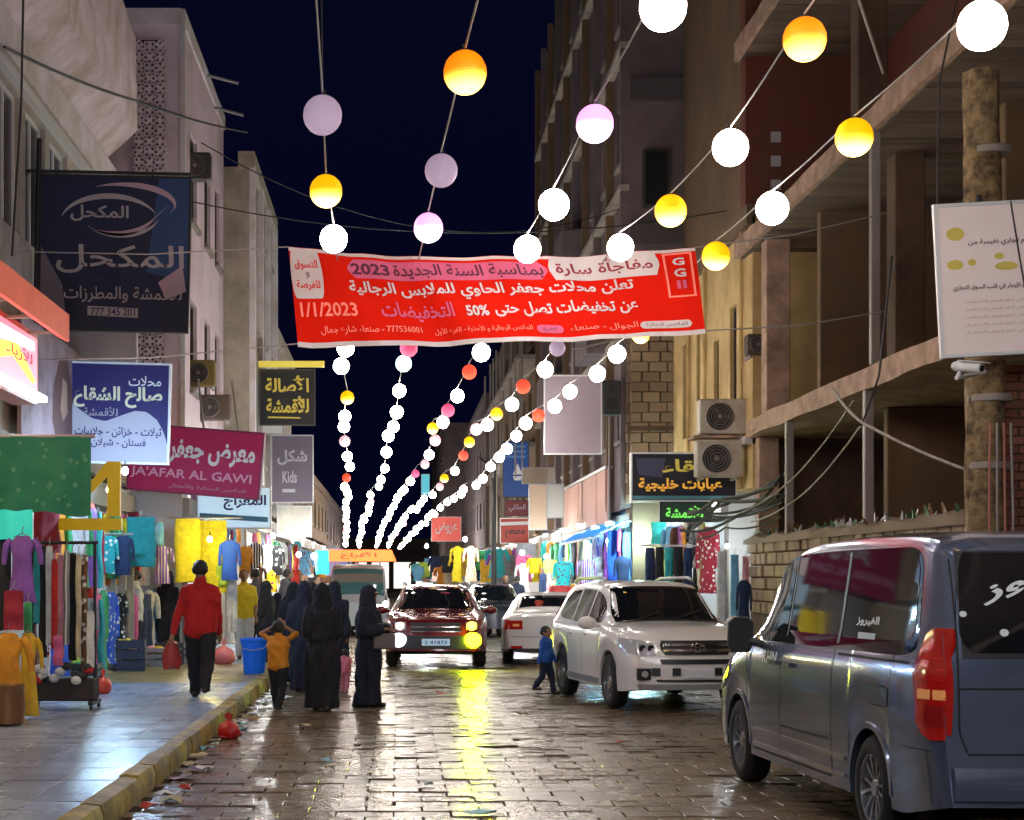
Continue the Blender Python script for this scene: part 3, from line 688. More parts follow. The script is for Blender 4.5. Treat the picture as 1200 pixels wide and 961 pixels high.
# =====================================================================
# SIGNS
# =====================================================================
def sign(label, px0, px1, py0, py1, Y, face, frame=None, rz=0, thick=.08, cat='shop sign', name='shop_sign', roll=0, em=0):
    """board hanging at distance Y; returns (empty, place fn in px units)"""
    x0, x1, z0, z1 = X_(px0, Y), X_(px1, Y), Z_(py1, Y), Z_(py0, Y); cx, cz = (x0+x1)/2, (z0+z1)/2
    e = empty(name, (cx, Y, cz), 0, label, cat); e.rotation_euler = (0, roll, rz)
    hw, hh = (x1-x0)/2, (z1-z0)/2
    MB().box(-hw,hw,0,thick,-hh,hh).build('panel', face, e)
    fmm = frame or steel; t = .03; f = MB()
    f.box(-hw-t,hw+t,-.012,thick+.01,hh,hh+t); f.box(-hw-t,hw+t,-.012,thick+.01,-hh-t,-hh); f.box(-hw-t,-hw,-.011,thick+.009,-hh,hh); f.box(hw,hw+t,-.011,thick+.009,-hh,hh)
    f.build('frame', fmm, e)
    def T(s, px0, px1, py0, py1, m, bold=.01, off=.012, name='lettering', slant=0):
        a, b, c, d = X_(px0, Y)-cx, X_(px1, Y)-cx, Z_(py1, Y)-cz, Z_(py0, Y)-cz
        q = MB(); q.text(s, lambda x,z: (x+slant*(z-c), -off, z+0), a, b, c, d, bold); return q.build(name, m, e)
    def PL(poly, m, off=.006, name='printed_shape'):
        q = MB(); q.add([(X_(p[0], Y)-cx, -off, Z_(p[1], Y)-cz) for p in poly], [tuple(range(len(poly)))]); return q.build(name, m, e)
    def ARC(pts, wid, m, off=.009, name='emblem_stroke'):   # stroke with varying width
        q = MB(); n = len(pts); L = []; 
        for i, p in enumerate(pts):
            a = pts[max(0,i-1)]; b_ = pts[min(n-1,i+1)]; dx, dy = b_[0]-a[0], b_[1]-a[1]; l = math.hypot(dx,dy) or 1; k = wid*math.sin(math.pi*(i+.3)/(n-1+.6))
            L.append(((p[0]-dy/l*k, p[1]+dx/l*k), (p[0]+dy/l*k, p[1]-dx/l*k)))
        vs = []; fs = []
        for i, (a, b_) in enumerate(L):
            vs += [(X_(a[0],Y)-cx,-off,Z_(a[1],Y)-cz),(X_(b_[0],Y)-cx,-off,Z_(b_[1],Y)-cz)]
            if i: fs.append((2*i-2,2*i-1,2*i+1,2*i))
        q.add(vs, fs); return q.build(name, m, e)
    return e, T, PL, ARC, (hw, hh, cx, cz)
ink = mat('sign_white_ink', (.38,.35,.38), .6); inkw = mat('sign_bright_ink', (.8,.78,.8), .6); navy = mat('sign_navy', (.006,.008,.035), .6, nz=(.8,.5,(.008,.02,.09)))
gold = mat('sign_gold', (.62,.50,.08), .4, em=.12, emc=(.8,.6,.1)); magenta = mat('sign_magenta', (.34,.004,.07), .6, em=.06, emc=(.8,.01,.14)); navyp = mat('sign_navy_print', (.02,.015,.12), .6)
mauveink = mat('sign_mauve_ink', (.42,.30,.38), .6)
# big navy sign
Y = 22.4
e, T_, PL, ARC, (hw,hh,cx,cz) = sign('large navy blue hanging sign with a white eye emblem and big Arabic name', 48, 220, 208, 386, Y, navy, blackm, roll=R(1.2))
PL([(185,208),(220,208),(220,330),(172,318)], mat('sign_blue_fade', (.015,.05,.16), .5), .004)
PL([(48,290),(74,335),(80,386),(48,386)], mat('sign_grey_print', (.16,.14,.17), .6), .004)
def arc(cx_, cy_, rx, ry, a0, a1, n=22): return [(cx_+rx*math.cos(R(a0+(a1-a0)*i/n)), cy_-ry*math.sin(R(a0+(a1-a0)*i/n))) for i in range(n+1)]
ARC(arc(128,262,58,32,168,22), 3.2, ink); ARC(arc(142,240,62,24,120,-8)+[(198,248)], 3.4, mauveink); ARC(arc(135,236,52,38,235,330)+[(196,240)], 3.0, mauveink); ARC(arc(140,250,46,26,215,345), 2.6, ink)
T_('المكحل', 82,150,241,260, ink, .02); T_('المكحل', 66,216,287,321, inkw if False else ink, .012); T_('للأقمشة والمطرزات', 76,214,333,355, ink, .01)
PL([(104,359),(163,361),(163,372),(104,370)], ink, .006); T_('777 345 201', 108,160,361,370, navyp, .01)
PL([(186,330),(214,310),(219,340),(196,350)], mauveink, .005, 'printed_floral')
pole = MB().tube([(-hw-.06,.04,-hh-.4),(-hw-.06,.04,hh+.5)], .035); pole.build('pole', blackm, e)
MB().box(-hw-.75,hw+.02,.02,.06,hh+.05,hh+.09).build('bracket', blackm, e)
# white/navy sign
Y = 24.3
wsg = mat('sign_white_face', (.42,.42,.50), .6, em=.02, emc=(.8,.85,1))
e, T_, PL, ARC, _ = sign('white sign with a navy wave, printed with Arabic shop name in cream letters', 80, 197, 427, 541, Y, wsg, whitem, roll=R(1.5))
import bisect
_wp = [(80,468),(92,480),(108,491),(124,494),(142,487),(158,481),(172,482),(184,491),(192,504),(197,520)]
def _wv(x):
    i = min(max(bisect.bisect([p[0] for p in _wp], x)-1, 0), len(_wp)-2); t = (x-_wp[i][0])/(_wp[i+1][0]-_wp[i][0]); return _wp[i][1]+(_wp[i+1][1]-_wp[i][1])*t
wave = [(80+117*i/36, _wv(80+117*i/36)) for i in range(37)]
q = MB(); vs = []; fs = []
for i, (a, b_) in enumerate(wave):
    vs += [(X_(a,Y)-_[2],-.006,Z_(427,Y)-_[3]),(X_(a,Y)-_[2],-.006,Z_(b_,Y)-_[3])]
    if i: fs.append((2*i-2,2*i-1,2*i+1,2*i))
q.add(vs, fs); q.build('printed_wave', navyp, e)
T_('محلات', 150,188,440,452, inkw, .01); T_('صالح الشقاع', 86,190,453,478, mat('sign_cream_ink', (.75,.72,.5), .6), .035); T_('للأقمشة', 98,138,477,488, ink, .01)
T_('ثيلات - خزائن - جلابيات', 88,190,500,513, navyp, .015); T_('فستان - شيلان', 108,172,514,525, navyp, .015)
sign('blank white board between the large navy sign and the white navy one', 64, 158, 388, 424, 24.9, mat('board_white', (.72,.68,.72), .6), whitem)
# magenta sign
Y = 29.0
e, T_, PL, ARC, (hw,hh,cx,cz) = sign('magenta shop sign tilted down to the right with white Arabic and Latin letters', 150, 307, 503, 578, Y, magenta, mat('sign_dark_magenta', (.2,.01,.06), .5), roll=R(5), rz=R(-8))
T_('معرض جعفر', 196,300,516,545, inkw, .035); T_("JA'AFAR AL GAWI", 152,298,551,565, mauveink if False else mat('sign_pale_pink_ink', (.75,.35,.5), .6), .02); T_('للملابس النسائية والأطفال', 200,292,568,574, mauveink, .005)
for dx in (-.6, .1, .7): MB().tube([(dx,.04,hh),(dx-.3,.5,hh+.9)], .02, 6).build('stay', greysteel, e)
# black & gold left
Y = 40.5
e, T_, PL, ARC, (hw,hh,cx,cz) = sign('small black sign with gold Arabic lettering under a yellow lamp bar on the left', 306, 368, 434, 497, Y, blackm, darkframe)
T_('الأصالة', 311,362,440,460, gold, .03); T_('للأقمشة', 312,362,464,484, gold, .03); PL([(314,488),(352,489),(352,490.5),(314,490)], gold)
MB().box(-hw-.05,hw+.25,-.18,-.05,hh+.06,hh+.20).build('lamp_bar', mat('yellow_bar', (.6,.5,.08), .4, em=.35, emc=(.9,.7,.1)), e)
# grey purple
Y = 43.0
gp = mat('sign_grey_purple', (.10,.075,.10), .5, em=.03, emc=(.6,.4,.6))
e, T_, PL, ARC, _ = sign('grey purple sign reading Kids below a large Arabic word on the left', 319, 366, 511, 588, Y, gp, steel)
T_('شكل', 325,360,527,545, ink, .03); T_('Kids', 331,348,552,566, ink, .02); PL([(331,573),(346,573),(346,577),(331,577)], ink)
# pale blue fascia & small boards (left shops)
Y = 32.2
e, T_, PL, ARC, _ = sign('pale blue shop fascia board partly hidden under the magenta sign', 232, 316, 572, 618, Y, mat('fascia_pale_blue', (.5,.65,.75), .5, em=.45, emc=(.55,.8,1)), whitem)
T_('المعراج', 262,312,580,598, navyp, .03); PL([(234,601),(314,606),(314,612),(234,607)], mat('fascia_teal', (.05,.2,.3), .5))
sign('grey blank board hanging below the grey purple sign', 326, 364, 594, 628, 44, plaster_grey, steel)
sign('narrow white strip board above the grey purple sign', 296, 331, 495, 508, 41, whitem, steel)
e, T_, PL, ARC, _ = sign('row of photographs on a pale board above the yellow clothes on the left', 150, 232, 572, 600, 32.5, mat('board_beige', (.5,.45,.35), .5, em=.2, emc=(1,.9,.7)), whitem)
for k, c in enumerate([(.5,.08,.05),(.1,.3,.2),(.05,.15,.3),(.6,.5,.2),(.3,.1,.2)]): PL([(154+16*k,575),(166+16*k,575),(166+16*k,597),(154+16*k,597)], mat('photo_print_%d' % k, c, .5), name='photograph')
# wall signs on L1 street side (perpendicular view): faded poster
e = empty('wall_poster', (-4.62, 21.0, 3.95), 0, 'faded brownish pink poster with a veiled portrait on the left wall below the awning', 'poster')
MB().box(-.05,0,0,5.0,-.55,.95).build('sheet', mat('faded_poster', (.36,.25,.26), .7, nz=(1.5,.9,(.16,.09,.09))), e)
MB().prism([(1.9,-.2),(2.2,-.5),(3.2,-.5),(3.3,.3),(2.9,.75),(2.4,.7),(2.0,.3)], .002, .006, ax='x').build('printed_portrait', mat('portrait_print', (.14,.07,.06), .7), e)
MB().prism([(2.4,.0),(2.6,-.15),(2.9,.0),(2.85,.4),(2.55,.45)], .008, .011, ax='x').build('printed_face', mat('face_print', (.45,.28,.2), .7), e)
# orange awning & lit sign, near left
e = empty('orange_awning', (-4.8, 15, 4.6), 0, 'orange red shop awning sloping over a lit pink sign at the left edge', 'awning')
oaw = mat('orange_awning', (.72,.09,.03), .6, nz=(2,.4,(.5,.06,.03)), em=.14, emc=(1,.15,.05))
MB().prism([(0,.62),(.85,.14),(.85,-.12),(.8,-.12),(.8,.10),(0,.5)], 0, 5.3, ax='y').build('canopy', oaw, e); MB().box(.86,.9,0,5.32,-.15,.17).build('valance', oaw, e)
for k in range(5): MB().box(.0,.84,.2+k*1.2,.23+k*1.2,-.1,-.07).build('awning_rib', greysteel, e)
e = empty('lightbox_sign', (-4.45, 15.2, 3.72), 0, 'glowing pink and white light box sign hanging under the orange awning', 'light box')
MB().bbox(-.2,.12,0,5.4,0,.86,.02).build('housing', mat('salmon_box', (.6,.2,.14), .5), e)
lbm = mat('lightbox_face', (.9,.35,.45), .4, em=.75, emc=(1,.30,.42)); MB().box(.121,.13,.1,5.3,.16,.78).build('lit_face', lbm, e)
MB().prism([(3.2,.3),(4.0,.42),(5.0,.22),(5.2,.26),(4.2,.6),(3.2,.5)], .132, .136, ax='x').build('printed_swoosh', mat('lightbox_yellow', (1,.6,.05), .4, em=1.4, emc=(1,.55,.03)), e)
MB().prism([(3.4,.55),(5.1,.62),(5.1,.72),(3.4,.7)], .132, .136, ax='x').build('printed_band', mat('lightbox_white', (1,1,1), .4, em=2.2, emc=(1,.95,1)), e)
q = MB(); q.text('للأزياء', lambda x,z: (.139,x,z), 3.6,5.0,.40,.58,.02); q.build('lettering', mat('lightbox_red', (.5,.02,.15), .5), e)
MB().box(.12,.24,.1,5.35,.03,.10).build('trim_tube', mat('trim_tube', (1,.85,.8), .4, em=3, emc=(1,.8,.75)), e)

# ---- right side signs ----
Y = 30.95
e, T_, PL, ARC, (hw,hh,cx,cz) = sign('black shop sign with gold Arabic letters beside the air conditioners', 741, 862, 532, 586, Y, mat('sign_black', (.012,.012,.022), .3), whitem, thick=.16)
PL([(745,537),(780,537),(776,560),(748,556)], mat('sign_blue_grey', (.06,.06,.12), .4), .004)
T_('لقاء', 776,822,538,554, gold, .03); T_('عبايات خليجية', 748,846,560,576, mat('sign_orange_gold', (.75,.40,.05), .4, em=.25, emc=(1,.5,.05)), .035); PL([(742,581),(866,581),(866,585),(742,585)], mat('sign_cyan_line', (.1,.3,.35), .4))
e, T_, PL, ARC, _ = sign('small green lettered sign below the black and gold sign', 775, 832, 590, 610, 30.8, mat('sign_dark_green', (.01,.04,.02), .4), blackm)
T_('للأقمشة', 780,824,593,607, mat('sign_green_glow', (.15,.5,.1), .4, em=.6, emc=(.2,.9,.1)), .03)
e, T_, PL, ARC, (hw,hh,cx,cz) = sign('blank pale lilac hanging board in the middle right', 639, 704, 441, 531, 37.5, mat('board_lilac', (.42,.35,.42), .6, nz=(.8,.5,(.36,.27,.34))), whitem)
MB().tube([(0,.04,hh),(0,.04,hh+.6),(1.2,.3,hh+.9)], .03).build('hanger', greysteel, e)
sp = empty('wall_speaker', (X_(716,37.6), 37.6, Z_(467,37.6)), 0, 'black box loudspeaker fixed beside the lilac board', 'loudspeaker')
MB().bbox(-.2,.2,-.15,.15,-.38,.38,.02).build('cabinet', blackm, sp); MB().lathe([(.13,-.16),(.12,-.17),(.05,-.155)], (0,0,-.12), 'y').build('cone', rubber, sp, True); MB().lathe([(.07,-.16),(.06,-.17),(.02,-.155)], (0,0,.2), 'y').build('tweeter', rubber, sp, True)
# plain pinkish fascia running along the shops
e = empty('fascia_board', (5.02, 40.8, 2.95), 0, 'large blank faded pink fascia running along the shops below the lilac board', 'fascia board')
pk = mat('pink_board', (.72,.42,.33), .8, nz=(.6,.7,(.60,.33,.26)), em=.05, emc=(1,.6,.5))
for k in range(5): MB().bbox(-.02*(k % 2),.10,k*2.12+.01,k*2.12+2.10,0,1.28,.01).build('board_panel', pk, e)
MB().box(-.04,.14,-.05,10.65,1.285,1.36).build('top_rail', steel, e); MB().tube([(.05,-.12,-.3),(.05,-.12,3.2)], .03).build('rail_post', greysteel, e)
# navy/red stack of signs
Y = 60
e, T_, PL, ARC, _ = sign('tall navy sign with a white triangle far up the street on the right', 590, 619, 518, 582, Y, mat('sign_navy2', (.01,.04,.15), .5, em=.1, emc=(.05,.2,.8)), darkframe)
PL([(601,556),(612,556),(606.5,543)], inkw); PL([(601,558),(612,558),(610,563),(603,563)], inkw)
for k in range(3): PL([(593,522+k*6),(616,522+k*6),(616,524.5+k*6),(593,524.5+k*6)], mat('sign_sky_ink', (.1,.25,.5), .5))
e, T_, PL, ARC, _ = sign('dark red upper sign below the navy sign', 592, 619, 587, 604, Y, mat('sign_maroon', (.16,.015,.02), .5, em=.05), darkframe); T_('الملكي', 596,616,591,600, mauveink, .03)
e, T_, PL, ARC, _ = sign('rounded red lower sign with a pale stripe below the navy sign', 587, 619, 608, 636, Y, mat('sign_red', (.38,.04,.02), .5, em=.12), inkw)
PL([(587,612),(619,611),(619,615),(587,616)], inkw); T_('مطعم', 592,615,618,630, blackm, .03)
sign('beige boxed sign projecting above the pale panels', 613, 648, 549, 566, 52, mat('sign_beige', (.4,.32,.26), .6), steel)
sign('cream panel with a faded orange picture on the right', 621, 640, 568, 620, 51, mat('sign_creampink', (.5,.35,.25), .6, em=.12), steel)
sign('pale grey panel next to the pink awning', 642, 660, 568, 606, 50, mat('sign_palegrey', (.45,.43,.4), .6, em=.12), steel)
sign('teal strip sign glowing high between the lantern strings', 494, 503, 556, 580, 112, mat('sign_teal', (.1,.5,.6), .5, em=.35, emc=(.15,.75,.9)), steel)
e, T_, PL, ARC, _ = sign('glowing pink red sign far up the street behind the lantern strings', 506, 540, 606, 634, 92, mat('sign_pinkred', (.7,.12,.1), .5, em=.25, emc=(1,.16,.13)), steel); T_('عروض', 510,536,612,626, inkw, .02)
# poster at right
Y = 14.6
e, T_, PL, ARC, (hw,hh,cx,cz) = sign('pale printed poster board tied to the utility pole at the right edge', 1102, 1240, 240, 412, Y, mat('poster_cream', (.72,.60,.58), .6, nz=(1.5,.5,(.66,.50,.45)), em=.10, emc=(1,.8,.75)), whitem, thick=.03, cat='poster', name='poster', roll=R(-3))
pt = mat('poster_ink', (.08,.05,.05), .6); py_ = mat('poster_yellow', (.75,.6,.12), .6); pf = mat('poster_faint_ink', (.55,.42,.3), .6)
T_('إعلان هام تجاري نفيسة من', 1136,1232,279,288, pt, .02); T_('فرصة للبيع و الإيجار في قلب السوق التجاري', 1116,1230,332,340, pt, .02)
for (x,y,a,b_) in ((1122,272,11,8),(1120,308,10,6),(1180,312,14,5),(1172,300,6,4),(1140,306,5,4)): PL([(x+a*math.cos(k), y+b_*math.sin(k)) for k in [i*.5 for i in range(12)]][::-1], py_, .005, 'printed_flower')
for k in range(5): T_('تواصل معنا على الرقم للحجز والاستفسار', 1128,1230,350+k*9,355+k*9, pf, .0)
MB().tube([(.12,-.03,hh+.02),(.16,-.05,.2),(.2,-.04,-.1),(.3,-.05,-hh)], .008, 5).build('loose_wire', cablem, e)

# =====================================================================
# UTILITY POLE, CCTV, ACs, CABLES
# =====================================================================
barkm = mat('weathered_pole', (.30,.20,.09), .85, nz=(9,1,(.05,.03,.018)), bump=.9, bs=14)
Y = 15.2
e = empty('utility_pole', (X_(1160,Y), Y, 0), 0, 'thick weathered mottled utility pole behind the pale poster', 'pole')
n = 24; MB().loft([[((.185-.006*z+.014*math.sin(3*a+z*2.1)+.01*math.sin(7*a-z*5))*math.cos(a)-.012*z, (.185-.006*z)*math.sin(a), z) for a in [2*math.pi*k/n for k in range(n)]] for z in [i*.15 for i in range(42)]], True, True).build('shaft', barkm, e, True, 80)
for z in (5.4, 3.2, 2.6): MB().lathe([(.185,z),(.197,z+.01),(.197,z+.06),(.185,z+.07)]).build('strap', greysteel, e, True)
MB().tube([(-.17,-.2,5.0),(-.2,-.25,4.6),(-.17,-.23,4.2),(-.19,-.25,3.9)], .03).build('cable_bundle', cablem, e, True)
for k in range(4): MB().tube([(-.08+.06*k,-.24,3.0),(-.1+.07*k,-.27,2.2),(-.05+.05*k,-.25,1.0)], .012, 6).build('conduit', greysteel if k % 2 else mat('rust_pipe', (.38,.14,.10), .6), e)
e = empty('brick_pier', (5.72, 15.9, 0), 0, 'reddish brick pier at the right edge beneath the poster', 'pier')
MB().box(-.28,.9,-.3,.3,0,3.55).build('core', mat('mortar', (.1,.06,.045), .9), e)
brm = mat('brick', (.25,.09,.055), .85, nz=(8,.6,(.15,.06,.04)), bump=.5, bs=30, rand=.25); brk = MB().bbox(-.115,.115,-.05,.05,-.036,.036,.006).mesh('brick', brm); brs = MB().bbox(-.05,.05,-.115,.115,-.036,.036,.006).mesh('brick', brm)
for r in range(26):
    for k in range(4): link('brick', brk, e, (-.17+k*.25+(r % 2)*.06, -.28+rnd.uniform(-.006,.004), 1.5+r*.082))
    for k in range(2): link('brick', brs, e, (-.26, -.12+k*.25, 1.5+r*.082))
# CCTV
c0 = Vector(wp(1132,430,14.6))
e = empty('security_camera', c0, 0, 'white bullet security camera under the corner of the pale poster', 'camera'); e.rotation_euler = (R(10), 0, R(35))
MB().loft([[(x*s_,y,z*s_) for x,z in [(.045*math.cos(a),.045*math.sin(a)) for a in [k*math.pi/6 for k in range(12)]]] for y,s_ in ((-.16,.8),(-.155,1),(.1,1),(.13,.7))], True, True).build('body', whitem, e, True, 40)
MB().box(-.05,.05,-.2,.06,.046,.055).build('sun_shield', whitem, e); MB().lathe([(.03,-.161),(.028,-.165)], ax='y').build('lens', blackm, e)
MB().tube([(0,.05,-.04),(.0,.08,-.1),(.25,.1,-.06),(.4,.1,-.02)], .018).build('arm', whitem, e, True)
# air conditioners
acm = mat('ac_casing', (.52,.47,.40), .6, nz=(4,.8,(.36,.28,.2)))
def ac(px, py, Y, label, w_=.8, h_=.6, rz=0, m=acm, loc=None):
    e = empty('air_conditioner', loc or wp(px, py, Y), rz, label, 'air conditioner', 'air conditioner outdoor units on the walls')
    MB().bbox(-w_/2,w_/2,-.16,.16,-h_/2,h_/2,.02).build('casing', m, e)
    r = h_*.40; cx = -w_*.08
    MB().lathe([(r,-.161),(r,-.175),(r*.96,-.18),(r*.95,-.163)], (cx,0,0), 'y', 28, cap=False).build('fan_ring', greysteel, e, True)
    MB().lathe([(r*.94,-.1615),(.01,-.162)], (cx,0,0), 'y', 28).build('fan_recess', blackm, e)
    fb = MB()
    for k in range(3):
        a = k*2.094; fb.add([(cx+.03*math.cos(a),-.165,.03*math.sin(a)),(cx+r*.8*math.cos(a-.3),-.166,r*.8*math.sin(a-.3)),(cx+r*.85*math.cos(a+.35),-.17,r*.85*math.sin(a+.35))], [(0,1,2)])
    fb.build('fan_blade', darkframe, e)
    g = MB()
    for k in range(1,5): g.lathe([(r*k/5,-.179),(r*k/5+.006,-.182),(r*k/5+.008,-.179)], (cx,0,0), 'y', 20, cap=False)
    g.build('grille', greysteel, e); MB().lathe([(.035,-.18),(.03,-.186)], (cx,0,0), 'y', 12).build('hub', greysteel, e)
    for sx in (-1, 1): MB().box(sx*w_*.36-.02, sx*w_*.36+.02, -.16,.4,-h_/2-.045,-h_/2-.003).build('bracket', greysteel, e)
    return e
ac(846,489,30.2,'upper air conditioner with round dark fan above the black and gold sign', .84,.62)
ac(842,538,30.0,'lower air conditioner with round dark fan overlapping the black and gold sign', .82,.64)
ac(889,405,29.6,'dark rusty air conditioner on a bracket below the bare slab', .45,.36,m=mat('rusty_casing',(.10,.07,.05),.8))
ac(232,196,32.4,'air conditioner on the street side corner of the lilac building', .5,.5,m=darkframe)
ac(236,438,33.0,'black and yellow air conditioner above the magenta sign', .55,.5,m=mat('yellowed_casing',(.25,.19,.05),.7))
ac(281,329,40,'air conditioner high on the white pilastered left building', .5,.5,m=darkframe)
ac(296,410,41,'lower air conditioner on the white pilastered left building', .5,.55,m=greysteel)
ac(250,478,34,'brown air conditioner right behind the magenta sign', .7,.5,m=mat('rusty_casing',(.10,.07,.05),.8))
MB_ = MB().box(5.2,6.25,29.85,30.5,Z_(515,30.2),Z_(512,30.2)); o = MB_.build('ac_shelf', slabedge); tag(o, 'stained concrete shelf between the two stacked air conditioners', 'shelf')
# overhead cables
def cable(label, pts, r=.012, sag=.2, m=cablem, n=14):
    pl = []
    for a, b_ in zip(pts, pts[1:]):
        a, b_ = Vector(a), Vector(b_)
        for i in range(n):
            t = i/n; p = a.lerp(b_, t); p.z -= sag*4*t*(1-t); pl.append(p)
    pl.append(Vector(pts[-1])); return tag(MB().tube(pl, r, 6).build('overhead_cable', m, None, True), label, 'cable', 'overhead cables')
cable('thick black cable crossing in front of the pale left building', [wp(5,55,20), wp(160,118,26), wp(290,155,34)], .02, .05)
cable('thin cable crossing the night sky between the two tallest buildings', [(-3.9,34,11.9-1.6), (5.3,40,10.3)], .012, 1.1)
cable('thin cable sagging low across the night sky above the banner', [(-3.9,31.5,8.6), (6.0,31,8.3)], .012, .5)
cable('vertical black cable hanging down the nearest left facade', [wp(28,-40,17), wp(25,120,17), wp(14,300,17)], .012, 0)
cable('cable rising from the left mauve lantern out of the top of the frame', [wp(378,115,14.2), wp(376,-60,13.5)], .007, 0)
cable('pale wire crossing under the lower bare slab on the right', [wp(975,455,17.5), wp(1010,495,17), wp(1145,555,15.5)], .016, .03, greysteel)
cable('black wire dropping from the upper bare slab to the lower one', [wp(1045,300,18.2), wp(1030,440,18), wp(1010,497,17)], .012, .02)
cable('pair of pale wires slanting up at the top right', [wp(1000,-20,12), wp(1035,85,14)], .012, 0, greysteel)
cable('long black wire hanging beside the pole top', [wp(1125,-20,15), wp(1100,100,15), wp(1098,300,15.5)], .009, 0)
cable('wire slanting from the lower slab toward the tangled cables', [wp(1000,470,19), wp(930,560,24), wp(870,600,28)], .012, .05, greysteel)
cable('second wire slanting from the lower slab toward the tangled cables', [wp(1008,500,18), wp(940,580,24), wp(880,612,28)], .012, .05, greysteel)
for k in range(9):
    a = wp(815+rnd.uniform(-20,15), 612+rnd.uniform(-22,18), 31-k*.2); b_ = wp(922+rnd.uniform(-15,10), 572+rnd.uniform(-25,55), 26.5); m_ = tuple((a[i]+b_[i])/2+rnd.uniform(-.25,.2) for i in range(3))
    cable('%s sagging black cable in the tangle beside the black and gold sign' % ordw(k+1), [a, m_, b_], rnd.uniform(.015,.035), rnd.uniform(.02,.12))
for k, px in enumerate((578,586,604,612,648)):
    Y = 55+k; cable('thin pale vertical wire %s from the left in front of the tower' % ordw(k+1), [wp(px, 420 if k < 3 else 300, Y), wp(px, 560, Y)], .03, 0, greysteel)
e = empty('street_pole', (3.3, 58, 0), 0, 'dark slim street pole rising between the parked cars and the navy sign', 'pole')
MB().tube([(0,0,0),(0,0,5.4)], [.11,.07], 10).build('shaft', blackm, e, True); MB().tube([(0,0,5.3),(-.5,0,5.7)], .04).build('arm', blackm, e); MB().lathe([(.16,0),(.16,.3),(.11,.34)], cap=True).build('base', blackm, e)

